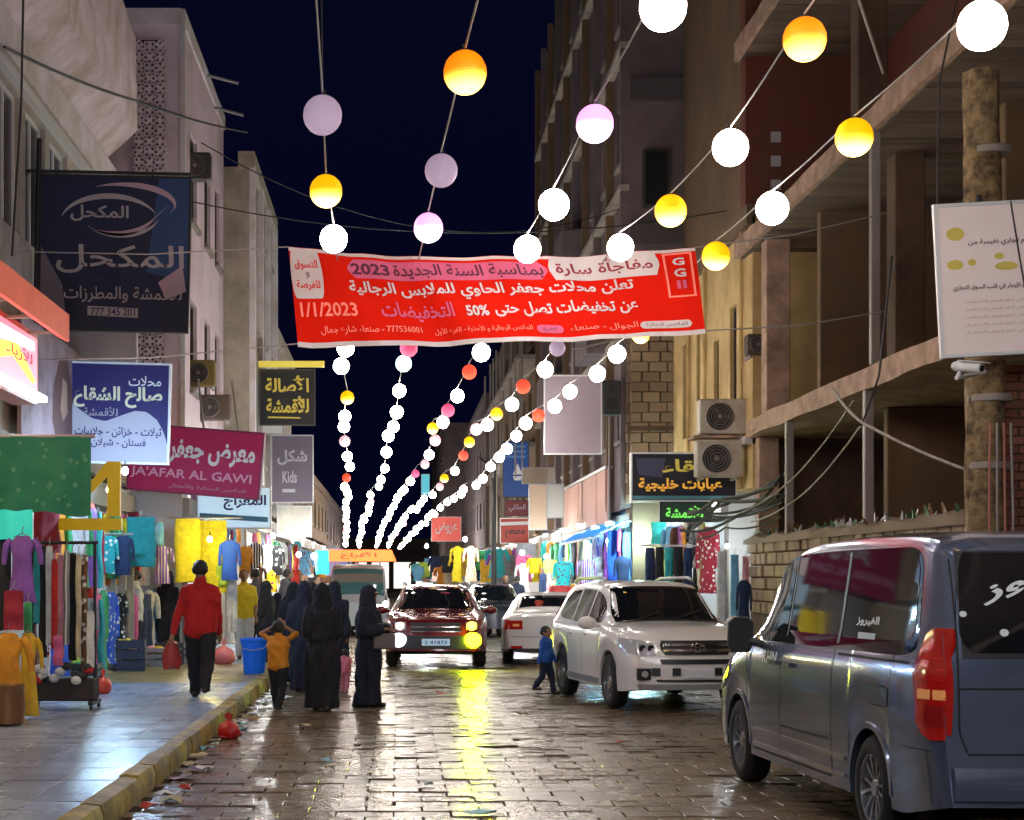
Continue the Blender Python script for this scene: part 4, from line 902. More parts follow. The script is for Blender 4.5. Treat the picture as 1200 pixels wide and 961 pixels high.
# =====================================================================
# VEHICLES
# =====================================================================
import numpy as np
def pch(pts):
    xs = np.array([p[0] for p in pts], float); ys = np.array([p[1] for p in pts], float)
    h = np.diff(xs); d = np.diff(ys)/h; m = np.zeros(len(xs)); m[0] = d[0]; m[-1] = d[-1]
    for i in range(1, len(xs)-1): m[i] = 0 if d[i-1]*d[i] <= 0 else 2*d[i-1]*d[i]/(d[i-1]+d[i])
    def f(x):
        x = min(max(x, xs[0]), xs[-1]); i = min(int(np.searchsorted(xs, x, 'right'))-1, len(h)-1); t = (x-xs[i])/h[i]
        return float((2*t**3-3*t*t+1)*ys[i]+(t**3-2*t*t+t)*h[i]*m[i]+(-2*t**3+3*t*t)*ys[i+1]+(t**3-t*t)*h[i]*m[i+1])
    return f
def sst(t): t = min(1, max(0, t)); return t*t*(3-2*t)
class Car:
    """body as a closed surface from profiles; local y: 0 = nose, L = tail; panels are laid on it by height and station"""
    def __init__(s, L, W, top, sho, plan, sill, wy, wr, arch, rw, rf, rr, bf=.10, br=.06, ghn=.4):
        s.L, s.W, s.wy, s.wr, s.arch, s.rw, s.bf, s.br, s.ghn = L, W, wy, wr, arch, rw, bf, br, ghn
        s.top, s.sho, s.plan, s.sill = pch(top), pch(sho), pch(plan), pch(sill); s.rf, s.rr = pch(rf), pch(rr)
    def zlow(s, y):
        z = s.sill(y)
        for w0 in s.wy:
            d = abs(y-w0)
            if d < s.arch: z = max(z, s.wr+math.sqrt(s.arch**2-d*d)*1.0)
        return z
    def sec(s, y):
        zs = s.sho(y); zt = max(s.top(y), zs+.01); w = s.plan(y)*s.W/2; zb = s.zlow(y); gh = zt-zs; k = sst(gh/s.ghn); rwy = s.rw*min(1, s.plan(y)*1.02)
        lp = lambda a, b: a+(b-a)*k
        return [(w-.10, zb-.0), (w-.02, zb), (w-.002, zb+.35*(zs-zb)), (w, zb+.62*(zs-zb)), (w-.012, zb+.86*(zs-zb)), (w-.04, zs),
                (lp(w-.07, w-.07), zs+lp(.3*gh, .04)), (lp(w*.84, rwy), lp(zs+.72*gh, zt-.10)), (lp(w*.72, rwy-.05), lp(zs+.9*gh, zt-.035)), (lp(w*.5, rwy*.72), zt-.004), (w*.25, zt+.004), (0, zt+.006)]
    def D(s, p):
        x, y, z = p
        y = y + s.rf(z)*sst(1-y/.7) - s.rr(z)*sst((y-(s.L-.9))/.9)
        return (x, y, z)
    def cx(s, y, z):
        q = s.sec(y); pz = [a[1] for a in q[1:8]]; px = [a[0] for a in q[1:8]]
        return float(np.interp(z, pz, px))
    def tz(s, y, x):
        q = s.sec(y); a = [(p[0], p[1]) for p in q[5:]][::-1]
        return float(np.interp(abs(x), [p[0] for p in a], [p[1] for p in a]))
    def stations(s):
        ys = set(np.linspace(.0, s.L, 56).tolist()) | {.02, .05, .09, .14, .2, s.L-.02, s.L-.05, s.L-.09, s.L-.14, s.L-.2}
        for w0 in s.wy:
            for k in range(25):
                ys.add(w0+s.arch*math.cos(math.pi*k/24)*.9995)
            ys.add(w0-s.arch*1.004); ys.add(w0+s.arch*1.004)
        ys = sorted(ys); out = [ys[0]]
        for y in ys[1:]:
            if y-out[-1] > .004: out.append(y)
        return out
    def body(s, m, par, name='body'):
        b = MB(); ys = s.stations(); n = 12; rows = []
        for y in ys:
            q = s.sec(y); ring = [(-p[0], y, p[1]) for p in q] + [(p[0], y, p[1]) for p in q[-2::-1]]
            rows.append([s.D(p) for p in ring])
        b.loft(rows, closed=False)
        for end, y0 in ((0, 0), (1, s.L)):
            q = s.sec(y0)
            def fn(u, v):
                t = v*11; i = min(int(t), 10); f = t-i; w_ = q[i][0]*(1-f)+q[i+1][0]*f; z = q[i][1]*(1-f)+q[i+1][1]*f; x = (2*u-1)*w_
                return s.capp(end, x, z)
            b.grid(16, 11, fn)
        return b.build(name, m, par, True, 35, fix=True)
    def capp(s, end, x, z, off=0):
        w_ = s.plan(0 if end == 0 else s.L)*s.W/2; bl = 1-(min(1, abs(x)/w_))**2
        y = -s.bf*bl-off if end == 0 else s.L+s.br*bl+off
        xx, yy, zz = s.D((x, 0.0 if end == 0 else s.L, z)); return (x, yy+(y-(0 if end == 0 else s.L)), z)
    def side(s, sd, cols, off, m, par, name, rows=6, n=4, solid=True):
        b = MB(); f = [pch([(c[0], c[1]) for c in cols]), pch([(c[0], c[2]) for c in cols])] if len(cols) > 2 else [lambda y: cols[0][1]+(cols[1][1]-cols[0][1])*(y-cols[0][0])/(cols[1][0]-cols[0][0]), lambda y: cols[0][2]+(cols[1][2]-cols[0][2])*(y-cols[0][0])/(cols[1][0]-cols[0][0])]
        y0, y1 = cols[0][0], cols[-1][0]; nu = max(2, int((y1-y0)/.07)); 
        def fn(u, v, o=off):
            y = y0+(y1-y0)*u; z = f[0](y)+(f[1](y)-f[0](y))*v; return s.D((sd*(s.cx(y, z)+o), y, z))
        b.grid(nu, rows, fn)
        if solid:  # rim closing back to the body
            for e_ in ('l','r','b','t'):
                b.grid(nu if e_ in 'bt' else 1, 1 if e_ in 'bt' else rows, (lambda u,v: fn(u, 0 if e_=='b' else 1, off if v else -.004)) if e_ in 'bt' else (lambda u,v: fn(0 if e_=='l' else 1, v, off if u else -.004)))
        return b.build(name, m, par, True, 35)
    def cap(s, end, rows_, off, m, par, name, n=12, solid=True, nz=None):
        fl = pch([(r_[0], r_[1]) for r_ in rows_]); fr_ = pch([(r_[0], r_[2]) for r_ in rows_]); z0, z1 = rows_[0][0], rows_[-1][0]; b = MB(); nv = nz or max(2, int((z1-z0)/.05))
        fn = lambda u, v, o=off: s.capp(end, fl(z0+(z1-z0)*v)+(fr_(z0+(z1-z0)*v)-fl(z0+(z1-z0)*v))*u, z0+(z1-z0)*v, o)
        b.grid(n, nv, fn)
        if solid:
            b.grid(n, 1, lambda u,v: fn(u, 0, off if v else -.005)); b.grid(n, 1, lambda u,v: fn(u, 1, off if v else -.005)); b.grid(1, nv, lambda u,v: fn(0, v, off if u else -.005)); b.grid(1, nv, lambda u,v: fn(1, v, off if u else -.005))
        return b.build(name, m, par, True, 35)
    def over(s, rows_, off, m, par, name, n=14):   # patch on the upper surface: rows (y, half width)
        f = pch(rows_); y0, y1 = rows_[0][0], rows_[-1][0]; b = MB(); nv = max(3, int((y1-y0)/.05))
        def fn(u, v):
            y = y0+(y1-y0)*v; x = (2*u-1)*f(y); z = s.tz(y, x); p = s.D((x, y, z)); return (p[0], p[1]-off*.6*(1 if y < s.L/2 else -1), p[2]+off)
        b.grid(n, nv, fn); return b.build(name, m, par, True, 60)
    def wheels(s, par, rimm, spokes=5, tw=.2, track=None):
        tr = track or s.W/2-.02; r = s.wr; rimr = r*.66
        t = MB(); t.lathe([(rimr-.01,-.0),(rimr+.01,-.008),(r-.05,-.006),(r-.018,.012),(r,.04),(r,tw-.04),(r-.018,tw-.012),(r-.05,tw),(rimr,tw)], (0,0,0), 'x', 36, cap=False)
        tm_ = t.mesh('tyre', rubber, True, 30)
        q = MB(); q.lathe([(rimr,.0),(rimr-.018,.004),(rimr-.02,.05),(rimr-.05,.06)], (0,0,0), 'x', 36, cap=False)
        for k in range(spokes):
            a0 = 2*math.pi*k/spokes
            for da in (-.16, .16):
                p = lambda rr, aa, xx: (xx, rr*math.cos(aa), rr*math.sin(aa))
                a = a0; w1, w2 = .10, .055
                q.add([p(.05,a+da*1.2-w1*1.2,.03),p(.05,a+da*1.2+w1*1.2,.03),p(rimr-.02,a+da*1.5+w2,.018),p(rimr-.02,a+da*1.5-w2,.018),p(.05,a+da*1.2-w1*1.2,.06),p(.05,a+da*1.2+w1*1.2,.06),p(rimr-.02,a+da*1.5+w2,.05),p(rimr-.02,a+da*1.5-w2,.05)], [(0,1,2,3),(0,1,5,4),(1,2,6,5),(2,3,7,6),(3,0,4,7)])
        q.lathe([(.001,.018),(.05,.02),(.065,.035),(.065,.06)], (0,0,0), 'x', 20)
        rm_ = q.mesh('rim', rimm, True, 30)
        dk = MB().lathe([(rimr-.03,.07),(.01,.075)], (0,0,0), 'x', 24).mesh('brake_disc', mat('wheel_dark', (.03,.03,.032), .6), False)
        for yy in s.wy:
            for sd in (-1, 1):
                o = link('wheel', tm_, par, (sd*tr, yy, r), (0, 0, 0 if sd < 0 else math.pi))
                o.name = 'wheel'; c = link('rim', rm_, o); link('brake_disc', dk, o)
    def under(s, par):
        MB().box(-s.W/2+.24, s.W/2-.24, .3, s.L-.3, s.wr*.75, s.sho(1.0)-.1).build('underbody', mat('underbody', (.01,.01,.01), .9), par)
        b = MB()
        for yy in s.wy:   # wheel-arch liners
            for sd in (-1, 1):
                b.loft([[(sd*(s.W/2-o_), yy+(s.arch+.004)*math.cos(math.pi*k/14), s.wr*.9+(s.arch+.004)*math.sin(math.pi*k/14)) for k in range(15)] for o_ in (.05, .34)], closed=False)
        b.build('arch_liner', mat('underbody', (.01,.01,.01), .9), par)
glassc = mat('car_glass', (.008,.009,.011), .04, spec=.5); chrome = mat('chrome', (.6,.6,.62), .15, 1); trimb = mat('black_trim', (.02,.02,.022), .45)
redl = mat('tail_lamp_red', (.30,.006,.005), .12, em=.05, emc=(1,.03,.015), coat=1); amberl = mat('tail_lamp_amber', (.75,.33,.12), .15, em=.12, emc=(1,.4,.12), coat=1); lampg = mat('headlamp_glass', (.55,.57,.6), .12, .3, coat=1)
platem = mat('number_plate', (.7,.75,.82), .5); gapm = mat('panel_gap', (.006,.006,.007), .7)

# ---------------- grey van, rear three-quarter ----------------
vanpaint = mat('van_paint', (.17,.21,.32), .2, .7, coat=.8)
V = empty('van', (3.66, 9.62+5.12, 0), math.pi+R(3.2), 'grey blue passenger van parked at the right with red tail lamp and black rear window', 'van')
v = Car(5.12, 1.92, [(0,.80),(.15,.93),(.5,1.06),(.95,1.17),(1.25,1.42),(1.65,1.72),(2.0,1.86),(2.6,1.92),(3.6,1.935),(4.6,1.92),(4.95,1.89),(5.12,1.84)],
        [(0,.70),(.3,.88),(.8,1.06),(1.3,1.14),(2.5,1.17),(5.12,1.19)], [(0,.80),(.06,.88),(.18,.95),(.45,.99),(1.2,1),(4.5,1),(4.9,.985),(5.04,.955),(5.12,.90)],
        [(0,.30),(.4,.26),(4.6,.26),(5.12,.36)], (.87,4.07), .335, .385, .80, [(0,0),(.6,0),(1,.08),(2,.1)], [(0,.03),(.28,.02),(.34,-.05),(.56,-.05),(.60,.0),(1.0,.02),(1.3,.06),(1.9,.24)], bf=.18, br=.05)
v.body(vanpaint, V); v.under(V)
v.wheels(V, mat('alloy', (.55,.56,.6), .25, .9), 6)
# body local +x is the right-hand side when facing the nose (-y); van turned round, so camera sees local x>0
SD = 1
v.side(SD, [(1.22,1.20,1.235),(1.4,1.19,1.40),(1.7,1.19,1.66),(1.98,1.20,1.765),(2.06,1.20,1.775)], .005, glassc, V, 'front_window')
v.side(SD, [(2.12,1.205,1.785),(2.6,1.205,1.80),(3.30,1.21,1.81)], .005, glassc, V, 'sliding_door_window')
v.side(SD, [(3.34,1.21,1.81),(4.2,1.215,1.81),(4.55,1.22,1.79),(4.66,1.27,1.76),(4.70,1.34,1.70)], .005, glassc, V, 'rear_side_window')
v.side(SD, [(1.18,1.16,1.19),(1.4,1.16,1.43),(1.75,1.165,1.72),(2.1,1.165,1.805),(3.3,1.175,1.83),(4.4,1.18,1.83),(4.68,1.20,1.80),(4.76,1.30,1.72)], .002, glassc, V, 'window_surround')
v.side(SD, [(2.10,1.19,1.79),(2.125,1.19,1.79)], .008, trimb, V, 'window_pillar')
v.side(SD, [(3.30,1.2,1.81),(3.345,1.2,1.81)], .009, trimb, V, 'window_pillar')
v.side(-1, [(1.22,1.20,1.235),(1.4,1.19,1.40),(1.7,1.19,1.66),(2.06,1.20,1.775),(4.2,1.215,1.81),(4.66,1.27,1.76)], .005, glassc, V, 'far_side_window')
v.over([(1.0,.72),(1.3,.70),(1.85,.66)], .004, glassc, V, 'windscreen')
for y in (1.16, 2.10, 3.32): v.side(SD, [(y-.006,.33 if y != 1.16 else .62,1.17),(y+.006,.33 if y != 1.16 else .62,1.17)], .0015, gapm, V, 'door_gap', rows=14, solid=False)
v.side(SD, [(1.3,.315,.33),(3.3,.315,.33)], .0015, gapm, V, 'door_gap', rows=1, solid=False)
for z0 in (.46,.345): v.side(SD, [(1.34,z0,z0+.025),(3.62,z0,z0+.025)], .012, chrome, V, 'side_moulding', rows=2)
v.side(SD, [(3.4,1.135,1.15),(4.72,1.14,1.155)], .003, gapm, V, 'slide_rail', rows=1)
for y in (1.88, 2.24): v.side(SD, [(y,1.0,1.03),(y+.18,1.0,1.03)], .03, chrome, V, 'door_handle', rows=2)
v.side(SD, [(4.12,.86,.87),(4.3,.86,.99),(4.42,.86,.99),(4.44,.87,.98)], .0015, gapm, V, 'fuel_flap_gap', rows=2, solid=False); v.side(SD, [(4.14,.87,.98),(4.425,.87,.98)], .003, vanpaint, V, 'fuel_flap', rows=2, solid=False)
# arch lips
for w0 in v.wy:
    q = MB(); 
    for a0, a1 in ((0,1),):
        rings = []
        for k in range(25):
            a = math.pi*k/24; yy = w0+v.arch*math.cos(a); zz = v.wr+v.arch*math.sin(a); xx = v.cx(min(max(yy,.05),5.0), zz+.02)
            rings.append([(xx+.012, w0+(v.arch-.012)*math.cos(a), v.wr+(v.arch-.012)*math.sin(a)), (xx+.014, w0+(v.arch+.02)*math.cos(a), v.wr+(v.arch+.02)*math.sin(a)), (xx-.01, w0+(v.arch+.035)*math.cos(a), v.wr+(v.arch+.035)*math.sin(a))])
        q.loft(rings, closed=False)
    q.build('arch_lip', vanpaint, V, True)
# tail lamps wrap the corner
def van_lamp(sd):
    o = v.side(sd, [(4.83,1.10,1.12),(4.88,.86,1.30),(4.96,.76,1.35),(5.08,.72,1.36),(5.12,.73,1.355)], .014, redl, V, 'tail_lamp', rows=8)
    v.side(sd, [(4.93,.955,1.01),(5.12,.955,1.01)], .019, amberl, o, 'indicator', rows=2)
    v.side(sd, [(5.0,.80,.92),(5.12,.80,.92)], .0175, mat('tail_lamp_dark', (.3,.01,.01), .2, coat=1), o, 'reflector', rows=2)
    w0 = v.capp(1, .86, 1)[0]; x1 = v.plan(5.12)*.96
    v.cap(1, sorted([(.76,sd*(x1-.03),sd*(x1-.003)),(1.05,sd*(x1-.045),sd*(x1-.003)),(1.33,sd*(x1-.03),sd*(x1-.003))]), .012, redl, o, 'rear_lens')
van_lamp(1); van_lamp(-1)
for z0 in (1.06,1.12,1.18,1.24): v.side(1, [(4.90+(z0-1.0)*.08,z0,z0+.012),(5.11,z0,z0+.012)], .019, mat('tail_lamp_rib', (.55,.02,.015), .1, coat=1), V, 'lamp_rib', rows=1)
v.side(1, [(2.14,.55,.565),(3.28,.56,.575)], .0015, gapm, V, 'door_crease', rows=1, solid=False)
v.side(1, [(4.66,.66,.665),(5.1,.66,.665)], .002, gapm, V, 'bumper_gap', rows=1, solid=False)
v.side(1, [(4.98,.36,.655),(4.986,.36,.655)], .002, gapm, V, 'bumper_gap', rows=4, solid=False)
MB().box(-.012,.012,0,.02,0,.55).build('wiper_arm', trimb, V).location = (-.05, 5.12+.02, 1.25)
v.cap(1, [(1.22,-.70,.70),(1.30,-.765,.765),(1.70,-.735,.735),(1.79,-.70,.70)], .008, glassc, V, 'rear_window')
v.cap(1, [(1.19,-.76,.76),(1.8,-.75,.75)], .004, blackm, V, 'rear_window_surround')
gx = .80
for sd in (-1, 1):
    v.cap(1, [(.66,sd*gx*.93-.006,sd*gx*.93+.006),(.8,sd*gx*.985-.006,sd*gx*.985+.006),(1.75,sd*gx*.975-.006,sd*gx*.975+.006)], .002, gapm, V, 'tailgate_gap', n=1, solid=False)
v.cap(1, [(.645,-.74,.74),(.657,-.745,.745)], .002, gapm, V, 'tailgate_gap', solid=False)
v.cap(1, [(1.015,-.78,.78),(1.025,-.78,.78)], .0025, gapm, V, 'tailgate_crease', solid=False, nz=1)
v.cap(1, [(.40,-.84,.84),(.58,-.84,.84)], .03, vanpaint, V, 'rear_bumper')
v.cap(1, [(.74,-.26,.26),(.86,-.26,.26)], .012, platem, V, 'number_plate')
# mirror
q = MB(); q.loft([[(1.07+.10*s_*cx_, 1.35+.03*i_+.01*cz_, 1.20+.14*s_*cz_) for cx_,cz_ in ((-1,-.6),(-.7,-1),(.7,-1),(1,-.6),(1,.7),(.6,1),(-.6,1),(-1,.7))] for i_,s_ in enumerate((.7,.95,1,.96))], True, True); q.tube([(.9,1.44,1.13),(1.0,1.42,1.15)], .03, 8)
q.build('wing_mirror', trimb, V, True)
# window lettering and stickers (flat print)
def vtext(s_, y0, y1, z0, z1, m, bold=.02, off=.009, name='lettering'):
    q = MB(); q.text(s_, lambda a, z: v.D((v.cx(a, z)+off, a, z)), y0, y1, z0, z1, bold); return q.build(name, m, V)
vtext('الفيروز', 3.62, 4.05, 1.335, 1.40, whitem, .03)
q = MB().grid(4,2,lambda u,w_: v.D((v.cx(3.68+.33*u, 1.235+.06*w_)+.009, 3.68+.33*u, 1.235+.06*w_))).build('sticker', mat('sticker_pale', (.5,.55,.6), .5), V)
vtext('RHN', 1.62, 2.0, 1.0, 1.09, whitem, .03, .008)
q = MB(); a = (.55, 1.45)
def rtext(s_, x0, x1, z0, z1, slant):
    q = MB(); q.text(s_, lambda x, z: v.capp(1, -(x), z+slant*(x-x0), .012), x0, x1, z0, z1, .03); return q.build('lettering', whitem, V)
rtext('حوز', -.62, -.18, 1.48, 1.58, .35)
for (x, z, r_) in ((-.74,1.44,.018),(-.52,1.335,.022),(-.28,1.28,.028),(-.24,1.45,.022)):
    q = MB(); q.add([v.capp(1, -x-.0+r_*1.2*math.cos(k*.785), z+r_*math.sin(k*.785), .011) for k in range(8)], [tuple(range(8))]); q.build('sticker', whitem, V)
# head lamp (white lens glints on the front wing)
v.side(SD, [(.18,.70,.86),(.4,.74,.98),(.62,.86,1.02)], .014, lampg, V, 'headlamp')

# ---------------- white off-roader ----------------
whitep = mat('white_paint', (.80,.77,.76), .28, 0, coat=.8)
Wc = empty('off_roader', (3.62, 20.75, 0), R(8.0), 'white off-roader parked facing the camera with twin-bar grille', 'car'); Wc.scale = (.97,.97,.945)
c = Car(4.35, 1.82, [(0,.86),(.08,.97),(.3,1.04),(.7,1.10),(1.1,1.14),(1.4,1.36),(1.8,1.60),(2.1,1.67),(2.8,1.69),(3.6,1.66),(4.1,1.60),(4.35,1.5)],
        [(0,.78),(.3,.95),(1.0,1.04),(2,1.06),(4.35,1.10)], [(0,.80),(.05,.86),(.15,.92),(.4,.98),(1,1),(3.8,1),(4.2,.95),(4.35,.86)],
        [(0,.30),(.35,.26),(3.9,.28),(4.35,.4)], (.85,3.41), .36, .415, .66, [(0,.05),(.35,.0),(.6,0),(1,.10)], [(0,0),(1,.02),(1.7,.3)], bf=.14)
c.body(whitep, Wc); c.under(Wc); c.wheels(Wc, mat('alloy', (.55,.56,.6), .25, .9), 5)
c.over([(1.16,.70),(1.3,.70),(1.82,.60)], .006, glassc, Wc, 'windscreen'); c.over([(1.10,.66),(1.16,.70)], .008, trimb, Wc, 'wiper_cowl')
for sd in (-1, 1):
    c.side(sd, [(1.45,1.09,1.16),(1.7,1.09,1.42),(2.0,1.10,1.53),(2.12,1.10,1.55)], .005, glassc, Wc, 'side_window')
    c.side(sd, [(2.20,1.10,1.56),(2.9,1.11,1.57)], .005, glassc, Wc, 'side_window'); c.side(sd, [(3.0,1.12,1.56),(3.5,1.14,1.53),(3.75,1.18,1.44)], .005, glassc, Wc, 'side_window')
    for y in (1.32, 2.16, 2.98): c.side(sd, [(y-.006,.42,1.08),(y+.006,.42,1.08)], .0015, gapm, Wc, 'door_gap', rows=10, solid=False)
    c.side(sd, [(1.3,.30,.38),(3.0,.30,.38)], .02, mat('grey_cladding', (.25,.25,.26), .6), Wc, 'sill_cladding', rows=2)
    for y in (1.95, 2.78): c.side(sd, [(y,.93,.955),(y+.17,.93,.955)], .03, whitep, Wc, 'door_handle', rows=2)
    q = MB(); q.ell((sd*1.02,1.42,1.12), (.13,.07,.09), 14, 8); q.tube([(sd*.84,1.44,1.09),(sd*.96,1.43,1.10)], .03, 8); q.build('wing_mirror', whitep, Wc, True)
    q = MB(); q.box(sd*1.02-.1,sd*1.02+.1,1.478,1.488,1.06,1.17); 
    c.over([(.28,.03),(.3,.03)], 0, whitep, Wc, 'hood_seam') if False else None
    # headlamp: corner lens with bowls
    s0, s1 = sorted((sd*.50, sd*.745))
    o = c.cap(0, [(.74,sd*.52 if sd>0 else -.72,sd*.72 if sd>0 else -.52),(.80,s0,s1),(.90,s0+(.0 if sd>0 else 0),s1)], .016, lampg, Wc, 'headlamp')
    c.side(sd, [(.01,.74,.91),(.2,.79,.945),(.38,.86,.96)], .012, lampg, o, 'lamp_corner', rows=4)
    for bx_ in (.57, .67):
        p_ = c.capp(0, sd*bx_, .83, .018); MB().lathe([(.045,-.004),(.04,-.008),(.02,-.003)], p_, 'y', 16).build('lamp_bowl', mat('lamp_bowl', (.1,.1,.12), .1, .8), o, True)
    p_ = c.capp(0, sd*.66, .50, .012); o = MB().bbox(p_[0]-.085,p_[0]+.085,p_[1]-.03,p_[1]+.1,p_[2]-.075,p_[2]+.075,.01).build('fog_lamp_surround', trimb, Wc)
    MB().lathe([(.045,-.034),(.04,-.04),(.01,-.038)], p_, 'y', 16).build('fog_lamp', lampg, o, True)
    MB().tube([(sd*.60,2.0,1.70),(sd*.61,2.2,1.735),(sd*.61,3.5,1.72),(sd*.60,3.75,1.67)], .022, 8).build('roof_rail', mat('silver_rail', (.4,.4,.42), .4, .7), Wc, True)
    c.side(sd, [(4.2,1.0,1.35),(4.33,1.0,1.4)], .01, redl, Wc, 'tail_lamp', rows=4)
c.cap(0, [(.745,-.40,.40),(.76,-.44,.44),(.90,-.46,.46),(.93,-.44,.44)], .012, trimb, Wc, 'grille')
for z0 in (.79, .86): c.cap(0, [(z0,-.43,.43),(z0+.03,-.43,.43)], .03, chrome, Wc, 'grille_bar')
p_ = c.capp(0, 0, .84, .045)
q = MB()
for rx, rz_ in ((.085,.06),(.035,.058),(.06,.022)):
    q.tube([(p_[0]+rx*math.cos(k*math.pi/10), p_[1], p_[2]+rz_*math.sin(k*math.pi/10)+(.02 if rx == .06 else 0)) for k in range(21)], .008, 6)
q.build('emblem', chrome, Wc, True)
c.cap(0, [(.63,-.45,.45),(.69,-.47,.47)], .013, trimb, Wc, 'air_intake'); c.cap(0, [(.40,-.50,.50),(.43,-.52,.52)], .013, trimb, Wc, 'lower_intake')
c.cap(0, [(.45,-.19,.19),(.56,-.19,.19)], .02, platem, Wc, 'number_plate')
for x_ in (-.52,-.27,.27,.52): c.cap(0, [(.48,x_-.05,x_+.05),(.58,x_-.05,x_+.05)], .016, trimb, Wc, 'bumper_recess')
c.cap(0, [(.30,-.72,.72),(.37,-.74,.74)], .02, mat('grey_cladding', (.25,.25,.26), .6), Wc, 'lower_bumper')
for x_ in (-.45,.05): p_ = c.tz(1.18, x_); MB().tube([(x_,1.12,c.tz(1.12,x_)+.02),(x_+.45,1.28,c.tz(1.28,x_)+.022)], .008, 6).build('wiper', trimb, Wc)

# ---------------- maroon off-roader with lamps lit ----------------
maroon = mat('maroon_paint', (.16,.012,.014), .25, .3, coat=1)
Mc = empty('off_roader', (.70, 30.6, 0), R(-1.5), 'dark maroon off-roader coming towards the camera with glowing yellow lamp', 'car'); Mc.scale = (1,1,.90)
c = Car(4.5, 1.86, [(0,.88),(.08,1.0),(.3,1.06),(.7,1.12),(1.15,1.16),(1.45,1.36),(1.85,1.58),(2.15,1.64),(2.8,1.66),(4.1,1.6),(4.5,1.4)],
        [(0,.80),(.3,.97),(1.0,1.06),(4.5,1.10)], [(0,.82),(.05,.88),(.15,.94),(.4,.99),(1,1),(4.0,1),(4.5,.86)],
        [(0,.36),(.35,.32),(4.5,.4)], (.88,3.55), .37, .42, .66, [(0,.04),(.35,0),(1,.10)], [(0,0),(1,.02),(1.7,.3)], bf=.12)
c.body(maroon, Mc); c.under(Mc); c.wheels(Mc, mat('alloy', (.55,.56,.6), .25, .9), 5)
c.over([(1.2,.70),(1.35,.70),(1.87,.60)], .006, glassc, Mc, 'windscreen')
for sd in (-1, 1):
    c.side(sd, [(1.5,1.11,1.2),(2.0,1.12,1.5),(2.15,1.12,1.53)], .005, glassc, Mc, 'side_window'); c.side(sd, [(2.2,1.12,1.53),(3.9,1.14,1.5)], .005, glassc, Mc, 'side_window')
    q = MB(); q.ell((sd*1.03,1.45,1.14), (.12,.07,.085), 14, 8); q.tube([(sd*.85,1.46,1.11),(sd*.97,1.45,1.12)], .03, 8); q.build('wing_mirror', maroon, Mc, True)
    MB().tube([(sd*.62,2.0,1.66),(sd*.62,2.2,1.71),(sd*.62,3.6,1.69),(sd*.60,3.85,1.63)], .022, 8).build('roof_rail', mat('silver_rail', (.4,.4,.42), .4, .7), Mc, True)
    a, b_ = sorted((sd*.54, sd*.74)); lit = sd > 0
    hm = mat('headlamp_lit_yellow', (.9,.9,.0), .3, em=260, emc=(.72,1,.0005)) if lit else mat('headlamp_dim', (.7,.55,.5), .2, em=1.2, emc=(1,.7,.6))
    o = c.cap(0, [(.78,a,b_),(.93,a,b_)], .014, lampg, Mc, 'headlamp')
    p_ = c.capp(0, sd*.64, .85, .016); MB().lathe([(.085,-.004),(.07,-.022),(.01,-.03)], p_, 'y', 16).build('lamp_bulb', mat('headlamp_orange', (1,.6,.1), .3, em=14, emc=(1,.62,.02)) if lit else hm, o, True)
    p_ = c.capp(0, sd*.66, .57, .014); o = MB().lathe([(.165,.02),(.165,-.008),(.152,-.012)], p_, 'y', 20).build('fog_lamp_bezel', trimb, Mc, True)
    MB().lathe([(.15,-.012),(.12,-.05),(.01,-.07)], p_, 'y', 20).build('fog_lamp', hm if lit else mat('fog_dim', (.8,.8,.9), .2, em=1.1, emc=(.9,.9,1)), o, True)  # lit one enlarged to stand for the bloom of the headlamp
c.cap(0, [(.74,-.42,.42),(.92,-.46,.46)], .012, trimb, Mc, 'grille'); c.cap(0, [(.82,-.44,.44),(.85,-.44,.44)], .03, chrome, Mc, 'grille_bar'); c.cap(0, [(.735,-.46,.46),(.755,-.46,.46)], .03, chrome, Mc, 'grille_bar')
c.cap(0, [(.40,-.80,.80),(.66,-.80,.80)], .01, trimb, Mc, 'lower_bumper'); c.cap(0, [(.47,-.25,.25),(.60,-.25,.25)], .05, mat('plate_blue_lit', (.55,.75,.95), .5, em=.2, emc=(.5,.75,1)), Mc, 'number_plate')
q = MB(); p_ = c.capp(0, 0, .55, .052); q.text('2 41873', lambda x,z: (x, p_[1]-.01, z), -.2,.2,.50,.57,.01); q.build('lettering', navyp, Mc)

# ---------------- white saloon, rear view ----------------
Sc = empty('saloon_car', (3.08, 31.8+4.5, 0), math.pi+R(-3), 'white saloon car seen from behind between the maroon and white off-roaders', 'car'); Sc.scale = (1,1,.93)
c = Car(4.5, 1.74, [(0,.72),(.3,.85),(1.1,.97),(1.6,1.22),(2.1,1.40),(2.7,1.45),(3.3,1.40),(3.8,1.18),(4.05,1.06),(4.4,1.04),(4.5,.98)], [(0,.62),(.4,.78),(1.2,.90),(3.5,.95),(4.5,.93)],
        [(0,.8),(.1,.9),(.4,.98),(4.0,1),(4.4,.95),(4.5,.88)], [(0,.25),(4,.24),(4.5,.34)], (.9,3.55), .32, .37, .58, [(0,0),(1,.05)], [(0,0),(1,.04)], bf=.1, br=.07)
c.body(whitep, Sc); c.under(Sc); c.wheels(Sc, mat('alloy', (.55,.56,.6), .25, .9), 5)
c.over([(3.38,.54),(3.84,.62)], .006, glassc, Sc, 'rear_window'); c.over([(1.2,.62),(2.0,.52)], .006, glassc, Sc, 'windscreen')
